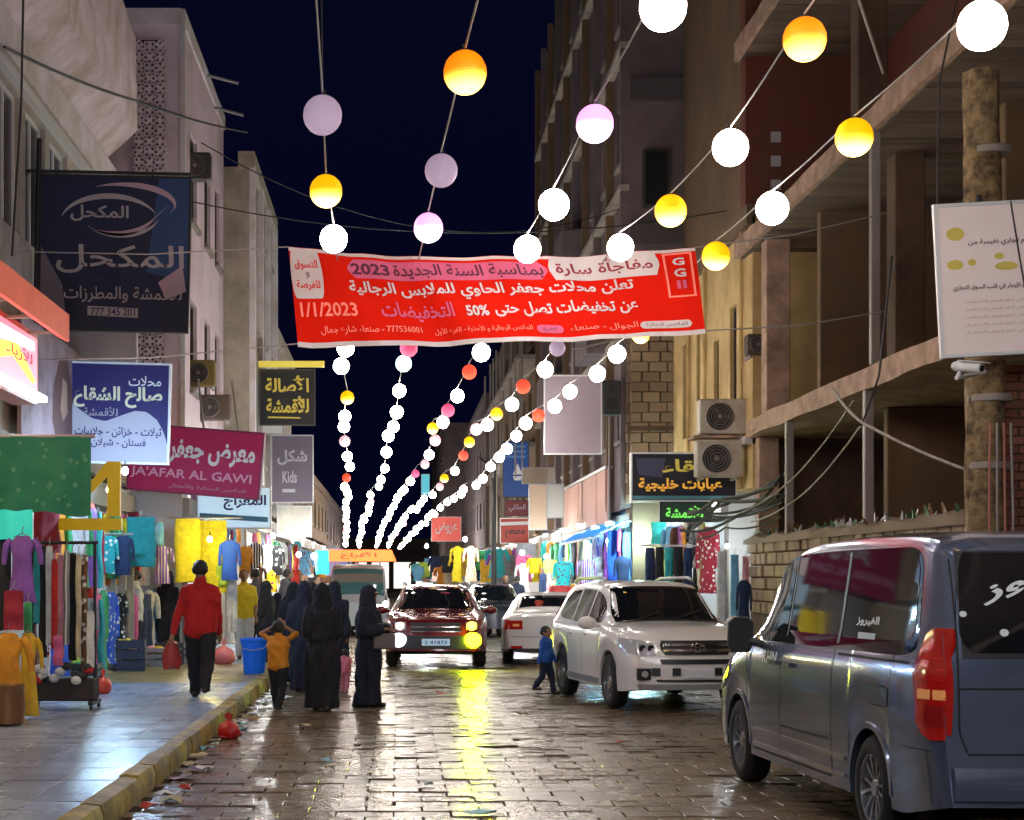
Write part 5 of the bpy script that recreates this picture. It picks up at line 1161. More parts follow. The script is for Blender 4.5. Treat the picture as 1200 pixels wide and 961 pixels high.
for sd in (-1, 1):
    c.side(sd, [(1.7,.96,1.1),(2.1,.97,1.28),(2.45,.97,1.32)], .005, glassc, Sc, 'side_window'); c.side(sd, [(2.52,.98,1.32),(3.1,.99,1.29),(3.45,1.0,1.14)], .005, glassc, Sc, 'side_window')
    o = c.side(sd, [(4.15,.76,.90),(4.3,.72,.92),(4.5,.72,.91)], .012, redl, Sc, 'tail_lamp', rows=4); a, b_ = sorted((sd*.5, sd*.755)); c.cap(1, [(.72,a,b_),(.90,a,b_)], .014, redl, o, 'rear_lens'); a, b_ = sorted((sd*.56, sd*.68)); c.cap(1, [(.78,a,b_),(.83,a,b_)], .02, amberl, o, 'indicator')
    a, b_ = sorted((sd*.5, sd*.72)); c.cap(1, [(.34,a,b_),(.39,a,b_)], .03, redl, Sc, 'reflector')
c.cap(1, [(.66,-.26,.26),(.78,-.26,.26)], .012, platem, Sc, 'number_plate'); c.cap(1, [(.565,-.72,.72),(.575,-.72,.72)], .002, gapm, Sc, 'boot_gap', solid=False, nz=1); c.cap(1, [(.25,-.6,.6),(.33,-.6,.6)], .01, trimb, Sc, 'lower_bumper')

# ---------------- minibus with orange roof board, dark car ----------------
Bc = empty('minibus', (-1.05, 47, 0), R(2), 'white minibus with glowing orange roof board far behind the pedestrians', 'minibus')
c = Car(4.6, 1.75, [(0,.95),(.15,1.1),(.5,1.55),(.85,1.9),(1.3,2.0),(4.4,2.0),(4.6,1.9)], [(0,.8),(.3,1.05),(4.6,1.15)], [(0,.86),(.1,.93),(.4,1),(4.3,1),(4.6,.9)], [(0,.3),(4.6,.32)], (.75,3.6), .32, .37, .74, [(0,0),(1,.02)], [(0,0),(2,.1)])
c.body(mat('minibus_grey', (.20,.19,.19), .35), Bc); c.under(Bc); c.wheels(Bc, steel, 5); c.over([(.2,.70),(.8,.68)], .006, mat('glass_teal', (.02,.05,.05), .08, em=.03, emc=(.3,.8,.8)), Bc, 'windscreen')
MB().prism([(-1.05,2.08),(1.05,2.08),(.92,2.40),(-.92,2.40)], .3, .55).build('roof_board', mat('orange_glow', (.8,.2,.03), .5, em=1.3, emc=(1,.18,.03)), Bc)
for sd in (-1,1):
    MB().tube([(sd*.6,.45,1.95),(sd*.6,.45,2.1)], .03, 6).build('board_stay', steel, Bc); a, b_ = sorted((sd*.5,sd*.7)); c.cap(0, [(.75,a,b_),(.88,a,b_)], .014, mat('headlamp_white_lit', (1,1,.95), .3, em=9, emc=(1,.95,.85)), Bc, 'headlamp')
q = MB(); q.text('الأفراح', lambda x,z: (x,.29,z), -.5,.5,2.14,2.34,.03); q.build('lettering', mat('orange_print', (.5,.04,.02), .5, em=.5, emc=(1,.1,.02)), Bc)
Dc = empty('parked_car', (2.75, 46, 0), R(1), 'dark car partly hidden behind the maroon off-roader', 'car')
c = Car(4.4, 1.74, [(0,.72),(.3,.85),(1.1,.97),(1.6,1.22),(2.1,1.40),(2.7,1.45),(3.3,1.40),(3.8,1.18),(4.4,1.0)], [(0,.62),(.4,.78),(1.2,.90),(4.4,.93)], [(0,.8),(.1,.9),(.4,.98),(4.0,1),(4.4,.88)], [(0,.25),(4.4,.3)], (.9,3.5), .32, .37, .58, [(0,0),(1,.05)], [(0,0),(1,.04)])
c.body(mat('dark_paint', (.015,.015,.02), .25, coat=1), Dc); c.under(Dc); c.wheels(Dc, steel, 5); c.over([(1.2,.62),(2.0,.52)], .006, glassc, Dc, 'windscreen')
for sd in (-1,1): a, b_ = sorted((sd*.5,sd*.7)); c.cap(0, [(.55,a,b_),(.68,a,b_)], .014, lampg, Dc, 'headlamp')

# =====================================================================
# HANGING CLOTHES AND GOODS
# =====================================================================
CC = {'orange':(.75,.30,.02),'mustard':(.72,.45,.03),'purple':(.22,.08,.42),'dark red':(.32,.015,.04),'green':(.05,.38,.14),'black':(.012,.012,.016),'white':(.72,.72,.72),'navy':(.012,.03,.10),
 'yellow':(.85,.70,.02),'blue':(.02,.10,.62),'teal':(.02,.33,.36),'pink':(.75,.15,.32),'red':(.62,.03,.02),'turquoise':(.04,.55,.52),'cream':(.62,.52,.36),'grey':(.22,.22,.24),'brown':(.17,.08,.04),'sky blue':(.18,.48,.75),'violet':(.35,.07,.38),'rose':(.7,.3,.35),'lime':(.45,.65,.08)}
def fabm(c, pat=0):
    if pat:
        k = 'print_%s_%d' % (c.replace(' ', '_'), pat)
        if k in MATS: return MATS[k]
        b_ = CC[c]; m = mat(k, b_, .85); nt = m.node_tree; bs_ = nt.nodes['Principled BSDF']; tc = nt.nodes.new('ShaderNodeTexCoord')
        t = nt.nodes.new('ShaderNodeTexVoronoi' if pat == 1 else 'ShaderNodeTexWave'); t.inputs['Scale'].default_value = 11 if pat == 1 else 6
        nt.links.new(tc.outputs['Object'], t.inputs['Vector']); r_ = nt.nodes.new('ShaderNodeValToRGB'); r_.color_ramp.interpolation = 'CONSTANT'
        r_.color_ramp.elements[0].color = (*((.7,.68,.62) if sum(b_) < 1 else (.3,.02,.1)), 1); r_.color_ramp.elements[1].color = (*b_, 1); r_.color_ramp.elements[1].position = .3
        nt.links.new(t.outputs[0], r_.inputs[0]); nt.links.new(r_.outputs[0], bs_.inputs['Base Color']); return m
    k = 'fabric_'+c.replace(' ', '_'); b_ = CC[c]
    return mat(k, b_, .85, nz=(9,.8,tuple(x*.6+.012 for x in b_)), bump=.3, bs=40)
def garment_mesh(kind, m, w_, h, q):
    r = random.Random(q); b = MB(); n = 20; rows = 12; ph = [r.uniform(0, 6) for _ in range(4)]
    prof = {'shirt':[(0,.28),(.04,.42),(.10,.50),(.3,.46),(.6,.45),(1,.49)],'dress':[(0,.18),(.05,.34),(.12,.40),(.32,.30),(.45,.33),(.75,.43),(1,.5)],
            'trousers':[(0,.40),(.2,.45),(1,.45)],'scarf':[(0,.42),(.1,.5),(.5,.46),(1,.5)],'cloth':[(0,.5),(.5,.49),(1,.5)]}[kind]
    f = pch(prof)
    def ring(t, cx_, k, zt=None, fold=.10):
        out = []
        for i in range(n):
            a = 2*math.pi*i/n; hw = f(t)*w_*k; dp = min(.05, .22*w_)*(.7+.5*t); fd = 1+fold*(.3+t)*math.sin(5*a+ph[0]+t*1.5)+.05*math.sin(9*a+ph[1]-t*3)
            out.append((cx_+hw*math.cos(a)*(1+.05*math.sin(t*7+ph[2])), dp*math.sin(a)*fd+.012*math.sin(t*11+ph[3]), -t*h+.012*h*math.sin(3*a+ph[1])*t))
        return out
    if kind == 'trousers':
        b.loft([ring(t, 0, 1) for t in (0,.06,.14,.22,.30)], True, True)
        for sx in (-1, 1): b.loft([ring(t, sx*w_*(.20+.03*t), .5, fold=.16) for t in (.26,.4,.55,.7,.85,1)], True, True)
    else:
        b.loft([ring(i/rows, 0, 1, fold=.22 if kind in ('dress','scarf','cloth') else .12) for i in range(rows+1)], True, True)
        if kind in ('shirt', 'dress'):
            L_ = .5*h if kind == 'shirt' else .3*h
            for sx in (-1, 1): b.tube([(sx*w_*.38,0,-.06*h),(sx*w_*.52,0,-.13*h),(sx*w_*.60,.01,-.13*h-L_*.5),(sx*w_*.62,.015,-.13*h-L_)], [w_*.10,w_*.12,w_*.10,w_*.085], 9)
    return b.mesh(kind, m, True, 60)
gcache = {}
HANG = mat('hanger_wire', (.3,.3,.3), .4, .8)
def hang(kind, c, px, py0, wpx, hpx, Y, label, group, rz=None, cat=None, em=0):
    w_, h = wpx*Y/F, hpx*Y/F
    key = (kind, c, round(w_, 1), round(h, 1)); q = rnd.randrange(3)
    if (key, q) not in gcache: gcache[(key, q)] = garment_mesh(kind, fabm(c, 0 if q != 2 or kind in ('trousers','cloth') else rnd.choice((0,1,2))), 1.0*w_, h, q*17+len(gcache))
    name = {'shirt':'hanging_shirt','dress':'hanging_dress','trousers':'hanging_trousers','scarf':'hanging_scarf','cloth':'hanging_cloth'}[kind]
    e = empty(name, wp(px, py0, Y), (rnd.uniform(-.3,.3) if rz is None else rz), label, cat or kind, group)
    link('fabric', gcache[(key, q)], e)
    if Y < 40:
        hk = MB().tube([(-w_*.3,0,-.02),(0,0,.03),(w_*.3,0,-.02)], .006, 5); hk.tube([(0,0,.03),(0,0,.08),(.02,0,.1)], .005, 5); hk.build('hanger', HANG, e)
    return e
# green flowered canopy cloth at the left
e = empty('hanging_cloth', wp(52, 512, 18.6), 0, 'large green cloth with pale flower print hanging at the left edge', 'cloth')
gc = mat('green_cloth', (.014,.10,.05), .8, nz=(3,.7,(.006,.05,.04)), bump=.2, bs=20, em=.03, emc=(.1,1,.5))
fn = lambda u, v_: (-.62+1.12*u, .04*math.sin(u*14+v_*2)+.03*v_, -.84*v_-.03*math.sin(u*9)*v_)
b = MB(); b.grid(26,10,fn); b.grid(26,10,lambda u,v_: tuple(map(sum, zip(fn(u,v_), (0,.006,0))))); b.build('fabric', gc, e, True)
for k in range(22):
    u, v_ = rnd.uniform(.05,.95), rnd.uniform(.06,.94); c0 = fn(u, v_); rr = rnd.uniform(.018,.03)
    MB().add([(c0[0]+rr*(1+.10*math.cos(5*a))*math.cos(a), c0[1]-.012, c0[2]+rr*(1+.10*math.cos(5*a))*math.sin(a)) for a in [i*math.pi/10 for i in range(20)]], [tuple(range(20))]).build('printed_flower', mat('pale_green_print', (.06,.20,.12), .8), e)
MB().tube([(-.9,.02,.01),(.55,.02,.01)], .02, 8).build('rail', steel, e)
e = empty('hanging_cloth', wp(16, 598, 18.3), 0, 'bright turquoise cloth folded over a rail under the green flowered cloth', 'cloth')
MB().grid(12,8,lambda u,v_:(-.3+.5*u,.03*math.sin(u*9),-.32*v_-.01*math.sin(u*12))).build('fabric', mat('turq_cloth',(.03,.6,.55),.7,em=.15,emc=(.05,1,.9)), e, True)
LFT = [('dress','purple',26,628,36,78,18.2,'purple dress hanging under the turquoise cloth at the left edge'),
 ('dress','orange',10,742,44,104,17.6,'long orange dress hanging lowest at the left edge'),('dress','mustard',33,742,26,96,18.0,'mustard yellow dress just right of the long orange dress'),
 ('scarf','dark red',16,692,24,46,17.9,'dark red shawl bundled between the purple and orange dresses'),('scarf','green',33,706,10,66,18.1,'bright green scarf left of the bead rack'),
 ('scarf','black',4,628,18,110,18.4,'black scarf at the very left edge beside the purple dress'),
 ('scarf','white',58,640,9,115,19.3,'white striped scarf near the left end of the rack'),('scarf','red',64,655,8,105,19.2,'thin red scarf beside the white striped scarf'),('scarf','rose',71,650,8,120,19.4,'rose scarf in the middle of the rack'),
 ('scarf','black',50,640,10,130,19.5,'black beaded scarf first on the rack'),('scarf','grey',78,645,8,110,19.3,'grey scarf right of the rose scarf'),('scarf','black',85,648,10,125,19.5,'second black scarf on the rack, right of the grey one'),
 ('scarf','cream',92,650,7,120,19.3,'cream bead strings near the right end of the rack'),('scarf','brown',99,650,9,135,19.4,'brown beaded scarf at the right end of the rack'),('scarf','white',106,716,10,66,19.2,'plain white cloth hanging low right of the rack'),
 ('scarf','teal',43,640,8,90,19.1,'teal scarf beside the left post of the rack'),('scarf','pink',68,745,12,35,19.0,'pink bag cloth hanging low on the rack'),
 ('shirt','navy',108,628,20,40,26.5,'navy shirt at the left end of the shirt row behind the rack'),('shirt','teal',126,628,20,44,26.6,'dark teal shirt in the row behind the rack'),('shirt','navy',144,628,20,46,26.7,'navy shirt just right of the dark teal shirt'),
 ('cloth','teal',165,606,34,58,27.5,'dark teal curtain above the man in white'),('scarf','sky blue',186,612,12,40,29.6,'sky blue scarf left of the yellow clothes'),('dress','purple',190,640,20,44,29.5,'small purple dress left of the yellow clothes'),
 ('cloth','yellow',220,608,30,74,29.8,'left one of the two bright yellow cloths'),('cloth','yellow',249,610,34,84,30.0,'right one of the two bright yellow cloths'),('shirt','lime',262,660,14,26,29.9,'lime shirt at the foot of the right yellow cloth'),
 ('shirt','blue',269,634,20,46,29.6,'bright blue shirt right of the yellow cloths'),('trousers','white',272,680,14,60,29.9,'white trousers under the bright blue shirt'),
 ('shirt','orange',287,640,14,32,32.6,'orange shirt right of the bright blue shirt'),('shirt','black',299,636,15,40,33,'black shirt left of the shop door frames'),('dress','brown',303,664,14,34,33,'brown dress below the black shirt'),('shirt','white',314,638,13,34,34,'white shirt hung beside the black shirt'),
 ('shirt','black',325,640,13,34,34,'second black shirt, right of the white shirt'),('shirt','yellow',319,668,13,26,34,'small yellow shirt below the white shirt'),('cloth','red',344,668,14,22,38,'red cloth left of the black-robed women'),('shirt','orange',352,684,14,24,38,'orange shirt low beside the black-robed women'),
 ('cloth','turquoise',378,645,16,28,43,'turquoise white cloth above the black-robed women'),('shirt','grey',340,700,18,40,36,'grey shirt low right of the seated group')]
for a in LFT: hang(*a, 'clothes hanging at the left shops')
RGT = [('trousers','navy',762,642,13,50,34.2,'leftmost dark trousers in the row behind the white off-roader'),('trousers','black',773,641,12,52,34.0,'second dark trousers in the row, black'),('trousers','teal',784,642,12,50,33.8,'third trousers in the row, dark teal'),
 ('trousers','black',795,641,12,54,33.6,'fourth trousers in the row, black'),('trousers','navy',806,642,12,52,33.4,'fifth trousers in the row, navy'),('trousers','black',817,643,12,52,33.2,'last black trousers at the right end of the row'),
 ('cloth','blue',722,622,22,62,38.6,'deep blue cloth under the blue awning'),('cloth','sky blue',742,624,24,66,38.3,'sky blue cloth right of the deep blue cloth'),('shirt','navy',730,652,16,38,38.0,'navy shirt in front of the blue cloths'),
 ('dress','violet',687,655,18,44,40,'violet dress at the left end of the blue awning'),('shirt','white',705,652,18,40,41,'white shirt beside the violet dress'),('dress','lime',713,682,12,18,39.5,'small olive lime top beneath the white shirt'),
 ('shirt','turquoise',660,658,18,28,46,'turquoise shirt above the white saloon'),('shirt','red',657,686,20,22,45,'pink red shirt low above the white saloon'),('shirt','yellow',626,654,14,18,52,'yellow shirt above the white saloon'),('shirt','lime',645,656,13,16,50,'lime yellow shirt beside the turquoise one'),
 ('trousers','navy',636,672,10,30,50,'navy trousers under the small yellow shirts'),('dress','white',614,660,16,40,56,'white dress left of the small yellow shirt'),
 ('cloth','white',846,646,12,84,29.4,'white curtain strip nearest the black wing mirror'),('cloth','sky blue',861,650,10,88,29.0,'pale blue curtain strip beside the white curtain'),('cloth','rose',874,652,8,50,28.6,'pale rose scarf beside the pale blue curtain'),('shirt','navy',872,680,14,56,28.2,'navy coat hanging at the shop edge by the grey van'),
 ('cloth','turquoise',772,612,18,26,36.0,'pale turquoise cloth above the row of dark trousers'),('cloth','white',790,610,18,28,35.6,'white cloth above the row of dark trousers'),('cloth','cream',808,610,18,28,35.2,'cream cloth above the row of dark trousers'),
 ('dress','yellow',536,640,14,42,80,'pale yellow dress hanging far up the street'),('dress','cream',552,640,14,42,78,'cream dress beside the far pale yellow dress')]
for a in RGT: hang(*a, 'clothes hanging at the right shops')
# far stalls: many small clothes on both sides
cols = list(CC); occ = set(); nfar = 0
kinds = ['shirt','dress','cloth','trousers','scarf']
for k in range(78):
    right = k % 3 != 0
    Y = 56+k*.95
    x = rnd.uniform(3.4, 5.0) if right and Y < 88 else (rnd.uniform(2.2,4.2) if right and Y < 112 else rnd.uniform(1.0,3.2) if right else rnd.uniform(-3.7,-2.6))
    px = 465+F*x/Y; z = rnd.uniform(1.9,3.0); py = 676-(z-1.65)*F/Y; kd = rnd.choice(kinds); cl = rnd.choice(cols)
    hang(kd, cl, px, py, rnd.uniform(.5,.8)*F/Y, rnd.uniform(.8,1.3)*F/Y, Y, 'far %s %s on the %s side, %s nearest of the far clothes' % (cl, kd, 'right' if right else 'left', ordw(k+1)), 'clothes hanging far up the street'); nfar += 1
# rows hung flat along the shop fronts, facing the street
def front_row(side, Xf, Y0, Y1, step, zt, tag_):
    n = 0; y = Y0
    while y < Y1:
        kd = rnd.choice(['shirt','dress','shirt','trousers','cloth','scarf']); cl = rnd.choice(cols); w_ = rnd.uniform(.42,.6); h = rnd.uniform(.7,1.25) if kd != 'cloth' else rnd.uniform(.9,1.4); n += 1
        X = Xf-side*rnd.uniform(.0,.22); px = 465+F*X/y; py = 676-(zt-rnd.uniform(0,.15)-1.65)*F/y
        hang(kd, cl, px, py, w_*F/y, h*F/y, y, '%s %s, %s from the camera in %s' % (cl, kd, ordw(n), tag_), 'clothes lining the shop fronts', rz=R(90)*side+rnd.uniform(-.5,.5)); y += step*rnd.uniform(.8,1.2)
front_row(-1, -4.62, 20.6, 31, .42, 2.75, 'the upper left row nearest the camera'); front_row(-1, -4.5, 21, 30.5, .6, 1.45, 'the low left row nearest the camera')
front_row(-1, -3.75, 31.6, 38, .55, 2.75, 'the left row under the lilac building'); front_row(-1, -3.3, 39, 55, .8, 2.7, 'the left row beyond the lilac building')
front_row(1, 5.15, 38.6, 55, .6, 2.75, 'the upper right row under the tower'); front_row(1, 5.0, 39, 55, .9, 1.5, 'the low right row under the tower'); front_row(1, 5.9, 31.3, 37.8, .5, 2.7, 'the right row under the cream building')
front_row(1, 5.1, 56, 88, 1.3, 2.9, 'the far right row past the tower')
# hanging rails of the clothes
def rail(label, a, b_, r=.018): 
    return tag(MB().tube([a, b_], r, 8).build('clothes_rail', steel), label, 'rail', 'clothes rails')
rail('steel rail carrying the row of dark trousers', wp(752,639,34.5), wp(826,640,33))
rail('steel rail carrying the yellow cloths', wp(196,607,29.8), wp(284,607,29.8)); rail('steel rail carrying the row of shirts behind the rack', wp(98,626,26.5), wp(156,626,26.8))
# rack with posts
e = empty('clothes_rack', (X_(76,19.4), 19.4, .15), 0, 'dark wheeled rack crowded with scarves and bead strings on the pavement', 'rack')
zt = Z_(636,19.4)-.15
for x in (-.36,.34): MB().tube([(x,0,.08),(x,0,zt)], .018, 8).build('post', blackm, e); MB().box(x-.03,x+.03,-.28,.28,.06,.10).build('foot', blackm, e)
for x in (-.36,.34):
    for y in (-.25,.25): MB().lathe([(.03,-.015),(.035,0),(.03,.015)], (x,y,.035), 'x', 12).build('castor', rubber, e)
MB().tube([(-.4,0,zt),(.38,0,zt)], .018, 8).build('top_bar', blackm, e); MB().bbox(-.36,.36,-.2,.2,.10,.36,.02).build('base_box', mat('dark_box', (.03,.02,.02), .7), e)
for k in range(14):
    c = rnd.choice([(.5,.02,.03),(.6,.6,.58),(.03,.03,.03),(.3,.05,.1)]); MB().ell((rnd.uniform(-.34,.34), -.2+rnd.uniform(-.05,0), rnd.uniform(.3,.5)), (.06,.05,.05), 8, 6).build('bundle', mat('bundle_%d' % (k % 5), c, .8), e, True)
# yellow frame of the stall
e = empty('stall_frame', (0,0,0), 0, 'bright yellow painted angle frame of a stall on the left pavement', 'frame')
yp = mat('yellow_paint', (.75,.50,.02), .5, em=.08, emc=(1,.65,0), nz=(5,.5,(.6,.38,.02)))
a = wp(50,614,21.8); c2 = wp(143,612,21.8); MB().box(a[0],c2[0],a[1]-.05,a[1]+.05,a[2]-.08,a[2]+.07).build('beam', yp, e)
a = wp(135,621,21.8); t = wp(135,541,21.8); MB().box(a[0]-.09,a[0]+.07,a[1]-.06,a[1]+.045,c2[2]+.075,t[2]).build('post', yp, e); MB().prism([(a[0]-.1,t[2]),(a[0]+.08,t[2]),(a[0]-.4,t[2]-.5),(a[0]-.5,t[2]-.5)], a[1]-.03,a[1]+.02).build('brace', yp, e)
# white shutter strips/posts left of the man
for k, (px, c) in enumerate(((118,whitem),(131,steel),(143,whitem),(152,mat('panel_beige',(.4,.36,.3),.7)))):
    a = wp(px, 640, 27.2+k*.3); tag(MB().bbox(a[0]-.07,a[0]+.07,a[1]-.03,a[1]+.03,.155,a[2],.01).build('shop_post', c), '%s pale post of the left shop front, counted from the left' % ordw(k+1), 'post', 'pale posts of the left shop front')
# brown pot, red bags, bin, boxes, litter
e = empty('metal_pot', (X_(8,17.2), 17.2, .15), 0, 'brown round metal pot standing below the orange dress at the left edge', 'pot')
MB().lathe([(.13,0),(.17,.03),(.185,.2),(.17,.38),(.185,.41),(.17,.415),(.15,.38),(.14,.06)], n=24).build('body', mat('brown_metal', (.25,.12,.05), .4, .5), e, True)
MB().tube([(-.18,0,.3),(-.22,0,.26),(-.18,0,.2)], .01, 6).build('handle', blackm, e)
def bag(label, px, py, s_, c, nm, z0=.15, kind='plastic_bag'):
    Y = F*(1.65-z0)/(py-676); e = empty(kind, (X_(px,Y), Y, z0), rnd.uniform(0,6), label, 'bag')
    m = MB(); rings = []
    for i in range(9):
        t = i/8; r_ = s_*(.5*math.sin(math.pi*min(1,t*1.05+.12))**.6+.06)
        rings.append([(r_*(1+.12*math.sin(4*a+i)+.07*math.sin(7*a-i*2))*math.cos(a), r_*.7*(1+.1*math.sin(5*a+i*1.3))*math.sin(a), s_*1.0*t) for a in [2*math.pi*k/16 for k in range(16)]])
    m.loft(rings, True, True); m.build('sack', mat(nm, c, .35), e, True, 70)
    for sx in (-1,1): MB().tube([(sx*.1*s_,0,.93*s_),(sx*.16*s_,0,1.15*s_),(sx*.05*s_,0,1.22*s_),(0,0,1.0*s_)], .012, 5).build('handle', mat(nm, c, .35), e)
    return e
bag('glossy orange red bag on the pavement by the rack', 121, 813, .26, (.75,.07,.02), 'orange_red_plastic')
bag('crumpled red bag lying in the gutter by the kerb', 268, 866, .22, (.5,.02,.02), 'red_plastic', .0)
bag('pink plastic bag on the pavement behind the man in red', 262, 778, .36, (.85,.22,.25), 'pink_plastic')
e = empty('plastic_bin', (X_(298,26.4), 26.4, .15), 0, 'bright blue plastic bin standing at the kerb beside the child in orange', 'bin')
bp_ = mat('blue_plastic', (.01,.13,.72), .35, em=.05, emc=(0,.2,1)); MB().lathe([(.15,0),(.16,.01),(.205,.50),(.225,.51),(.225,.55),(.205,.555),(.195,.50),(.15,.03)], n=28).build('tub', bp_, e, True, 30)
MB().tube([(-.22,0,.5),(-.16,-.2,.40),(.0,-.24,.37),(.16,-.2,.40),(.22,0,.5)], .007, 6).build('handle', steel, e)
for px, wd, h, Y, c, lab in ((152,.5,.48,27.3,(.02,.03,.07),'dark blue crate on the pavement in front of the man in white'),(102,.36,.3,23.5,(.03,.03,.03),'black box on the pavement right of the rack'),(200,.5,.35,29.4,(.05,.04,.05),'dark box among the women by the left shop'),(180,.4,.3,28.6,(.25,.25,.27),'grey box left of the dark box by the women')):
    e = empty('crate', (X_(px,Y), Y, .15), rnd.uniform(-.2,.2), lab, 'crate'); cm_ = mat('crate_%d' % px, c, .5)
    MB().box(-wd/2,wd/2,-.2,.2,0,.03).build('bottom', cm_, e)
    for k in range(3):
        z0 = .04+k*h/3; b = MB(); b.box(-wd/2,wd/2,-.2,-.18,z0,z0+h/3-.03); b.box(-wd/2,wd/2,.18,.2,z0,z0+h/3-.03); b.box(-wd/2,-wd/2+.02,-.18,.18,z0,z0+h/3-.03); b.box(wd/2-.02,wd/2,-.18,.18,z0,z0+h/3-.03); b.build('slat_ring', cm_, e)
    for sx in (-1,1):
        for sy in (-1,1): MB().box(sx*(wd/2-.02)-.015,sx*(wd/2-.02)+.015,sy*.17-.012,sy*.17+.012,0,h).build('corner_post', cm_, e)
    for k in range(3): MB().ell((rnd.uniform(-.12,.12),rnd.uniform(-.08,.08),h-.02), (.10,.08,.07), 10, 6).build('folded_goods', goodsM[rnd.randrange(12)], e, True)
lit = [mat('paper_white', (.7,.7,.68), .7), mat('paper_cream', (.5,.42,.25), .7), mat('cardboard', (.3,.2,.1), .8), mat('plastic_cyan', (.2,.5,.6), .4), mat('plastic_redbit', (.5,.05,.04), .4)]
LN = ['white paper scrap','cream paper scrap','brown cardboard scrap','pale cyan wrapper','red wrapper']
for k in range(44):
    Y = 11.8+k*.34; x = -1.82+abs(rnd.gauss(0,.16)) if k % 5 else rnd.uniform(-1.6,2.5); ci = rnd.choice([0,0,0,1,1,2,3,4]); s_ = rnd.uniform(.035,.10)
    m = MB(); h0 = [rnd.uniform(.004,.05) for _ in range(9)]
    m.grid(2,2,lambda u,v_:((u-.5)*2*s_*(1+.3*math.sin(v_*5+k)),(v_-.5)*1.6*s_, h0[int(u*2)*3+int(v_*2)]))
    m.grid(2,2,lambda u,v_:((u-.5)*2*s_*(1+.3*math.sin(v_*5+k)),(v_-.5)*1.6*s_, h0[int(u*2)*3+int(v_*2)]-.003))
    o = m.build('litter', lit[ci]); o.location = (x, Y, .004); o.rotation_euler = (0,0,rnd.uniform(0,6))
    tag(o, '%s lying %s, %s nearest piece of litter' % (LN[ci], 'in the gutter' if x < -1.3 else 'on the road', ordw(k+1)), 'litter', 'scraps of litter on the road')
# curved blue sheet added for the cyan glow of the right shop
e = empty('awning', (4.72, 38.2, 2.50), 0, 'bright blue curved awning over the lit right shop', 'awning')
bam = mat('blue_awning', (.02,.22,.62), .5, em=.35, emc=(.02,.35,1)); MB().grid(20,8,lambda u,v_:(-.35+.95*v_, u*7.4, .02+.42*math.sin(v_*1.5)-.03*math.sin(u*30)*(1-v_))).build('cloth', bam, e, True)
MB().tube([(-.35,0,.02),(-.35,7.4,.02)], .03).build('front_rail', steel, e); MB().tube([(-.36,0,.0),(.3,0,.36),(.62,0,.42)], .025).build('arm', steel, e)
# bare flood lamps that show burnt out under the awnings
def flood(label, loc, c, st, r=.07):
    e = empty('flood_lamp', loc, 0, label, 'lamp', 'small bright shop lamps')
    r *= .7; st *= 5; MB().ell((0,0,0), (r,r,r*1.2), 12, 8).build('bulb', mat('flood_%02d%02d%02d_%d' % (c[0]*99,c[1]*99,c[2]*99,st), c, .4, em=st, emc=c), e, True); MB().lathe([(.03,r*1.1),(.03,r*1.6)], n=10).build('socket', blackm, e); MB().tube([(0,0,r*1.5),(0,0,r*3.2)], .008, 5).build('flex', cablem, e)
flood('cyan white lamp burning under the left end of the blue awning', wp(713,634,39.0), (.55,.9,1), 160)
flood('cyan white lamp burning under the right end of the blue awning', wp(749,631,37.6), (.5,.92,1), 200, .085)
flood('cool white lamp hanging over the rack on the left pavement', (-3.6, 22.6, 3.05), (.45,.68,1), 420, .06)
flood('warm lamp glowing in front of the right yellow cloth', wp(246,632,29.0), (1,.85,.35), 90, .06)
flood('white lamp over the black shirts on the left', wp(320,628,33.5), (1,.97,.92), 200, .06)
flood('white lamp above the turquoise white cloth on the left', wp(368,652,41), (.85,1,1), 260, .09)
flood('second white lamp beside the one above the turquoise white cloth', wp(350,650,43), (.9,1,1), 220, .08)
flood('warm lamp glowing to the left of the maroon off-roader', wp(452,708,33), (1,.75,.35), 90, .07)
flood('white lamp in the curtained shop beside the grey van', wp(852,640,30.2), (.85,.95,1), 120, .05)
flood('white lamp over the far yellow dresses', wp(545,632,76), (1,.97,.9), 300, .12)
flood('white lamp over the saloon car roof', wp(612,648,54), (.95,1,1), 260, .09)
flood('white lamp far up the street between both sides', wp(500,640,100), (1,1,1), 300, .14)

flood('cool lamp hanging inside the shop front behind the rack', (-4.3, 25.5, 2.95), (.5,.78,1), 260, .05)  # further lamps from here on, added to brighten the goods
flood('yellowish lamp hanging at the near end of the left stalls', (-4.2, 16.6, 3.1), (1,.80,.40), 200, .05)
flood('cool white lamp over the blue bin by the left shops', (-3.2, 33.0, 3.3), (.9,.95,1), 260, .06)
flood('cyan lamp under the middle of the blue awning', wp(690,640,43.5), (.35,.85,1), 260, .08)
flood('white lamp in the shop beside the street pole', wp(640,652,49), (.9,1,1), 240, .08)
flood('white lamp deep in the left lane of shops', wp(388,650,60), (1,1,1), 260, .10)

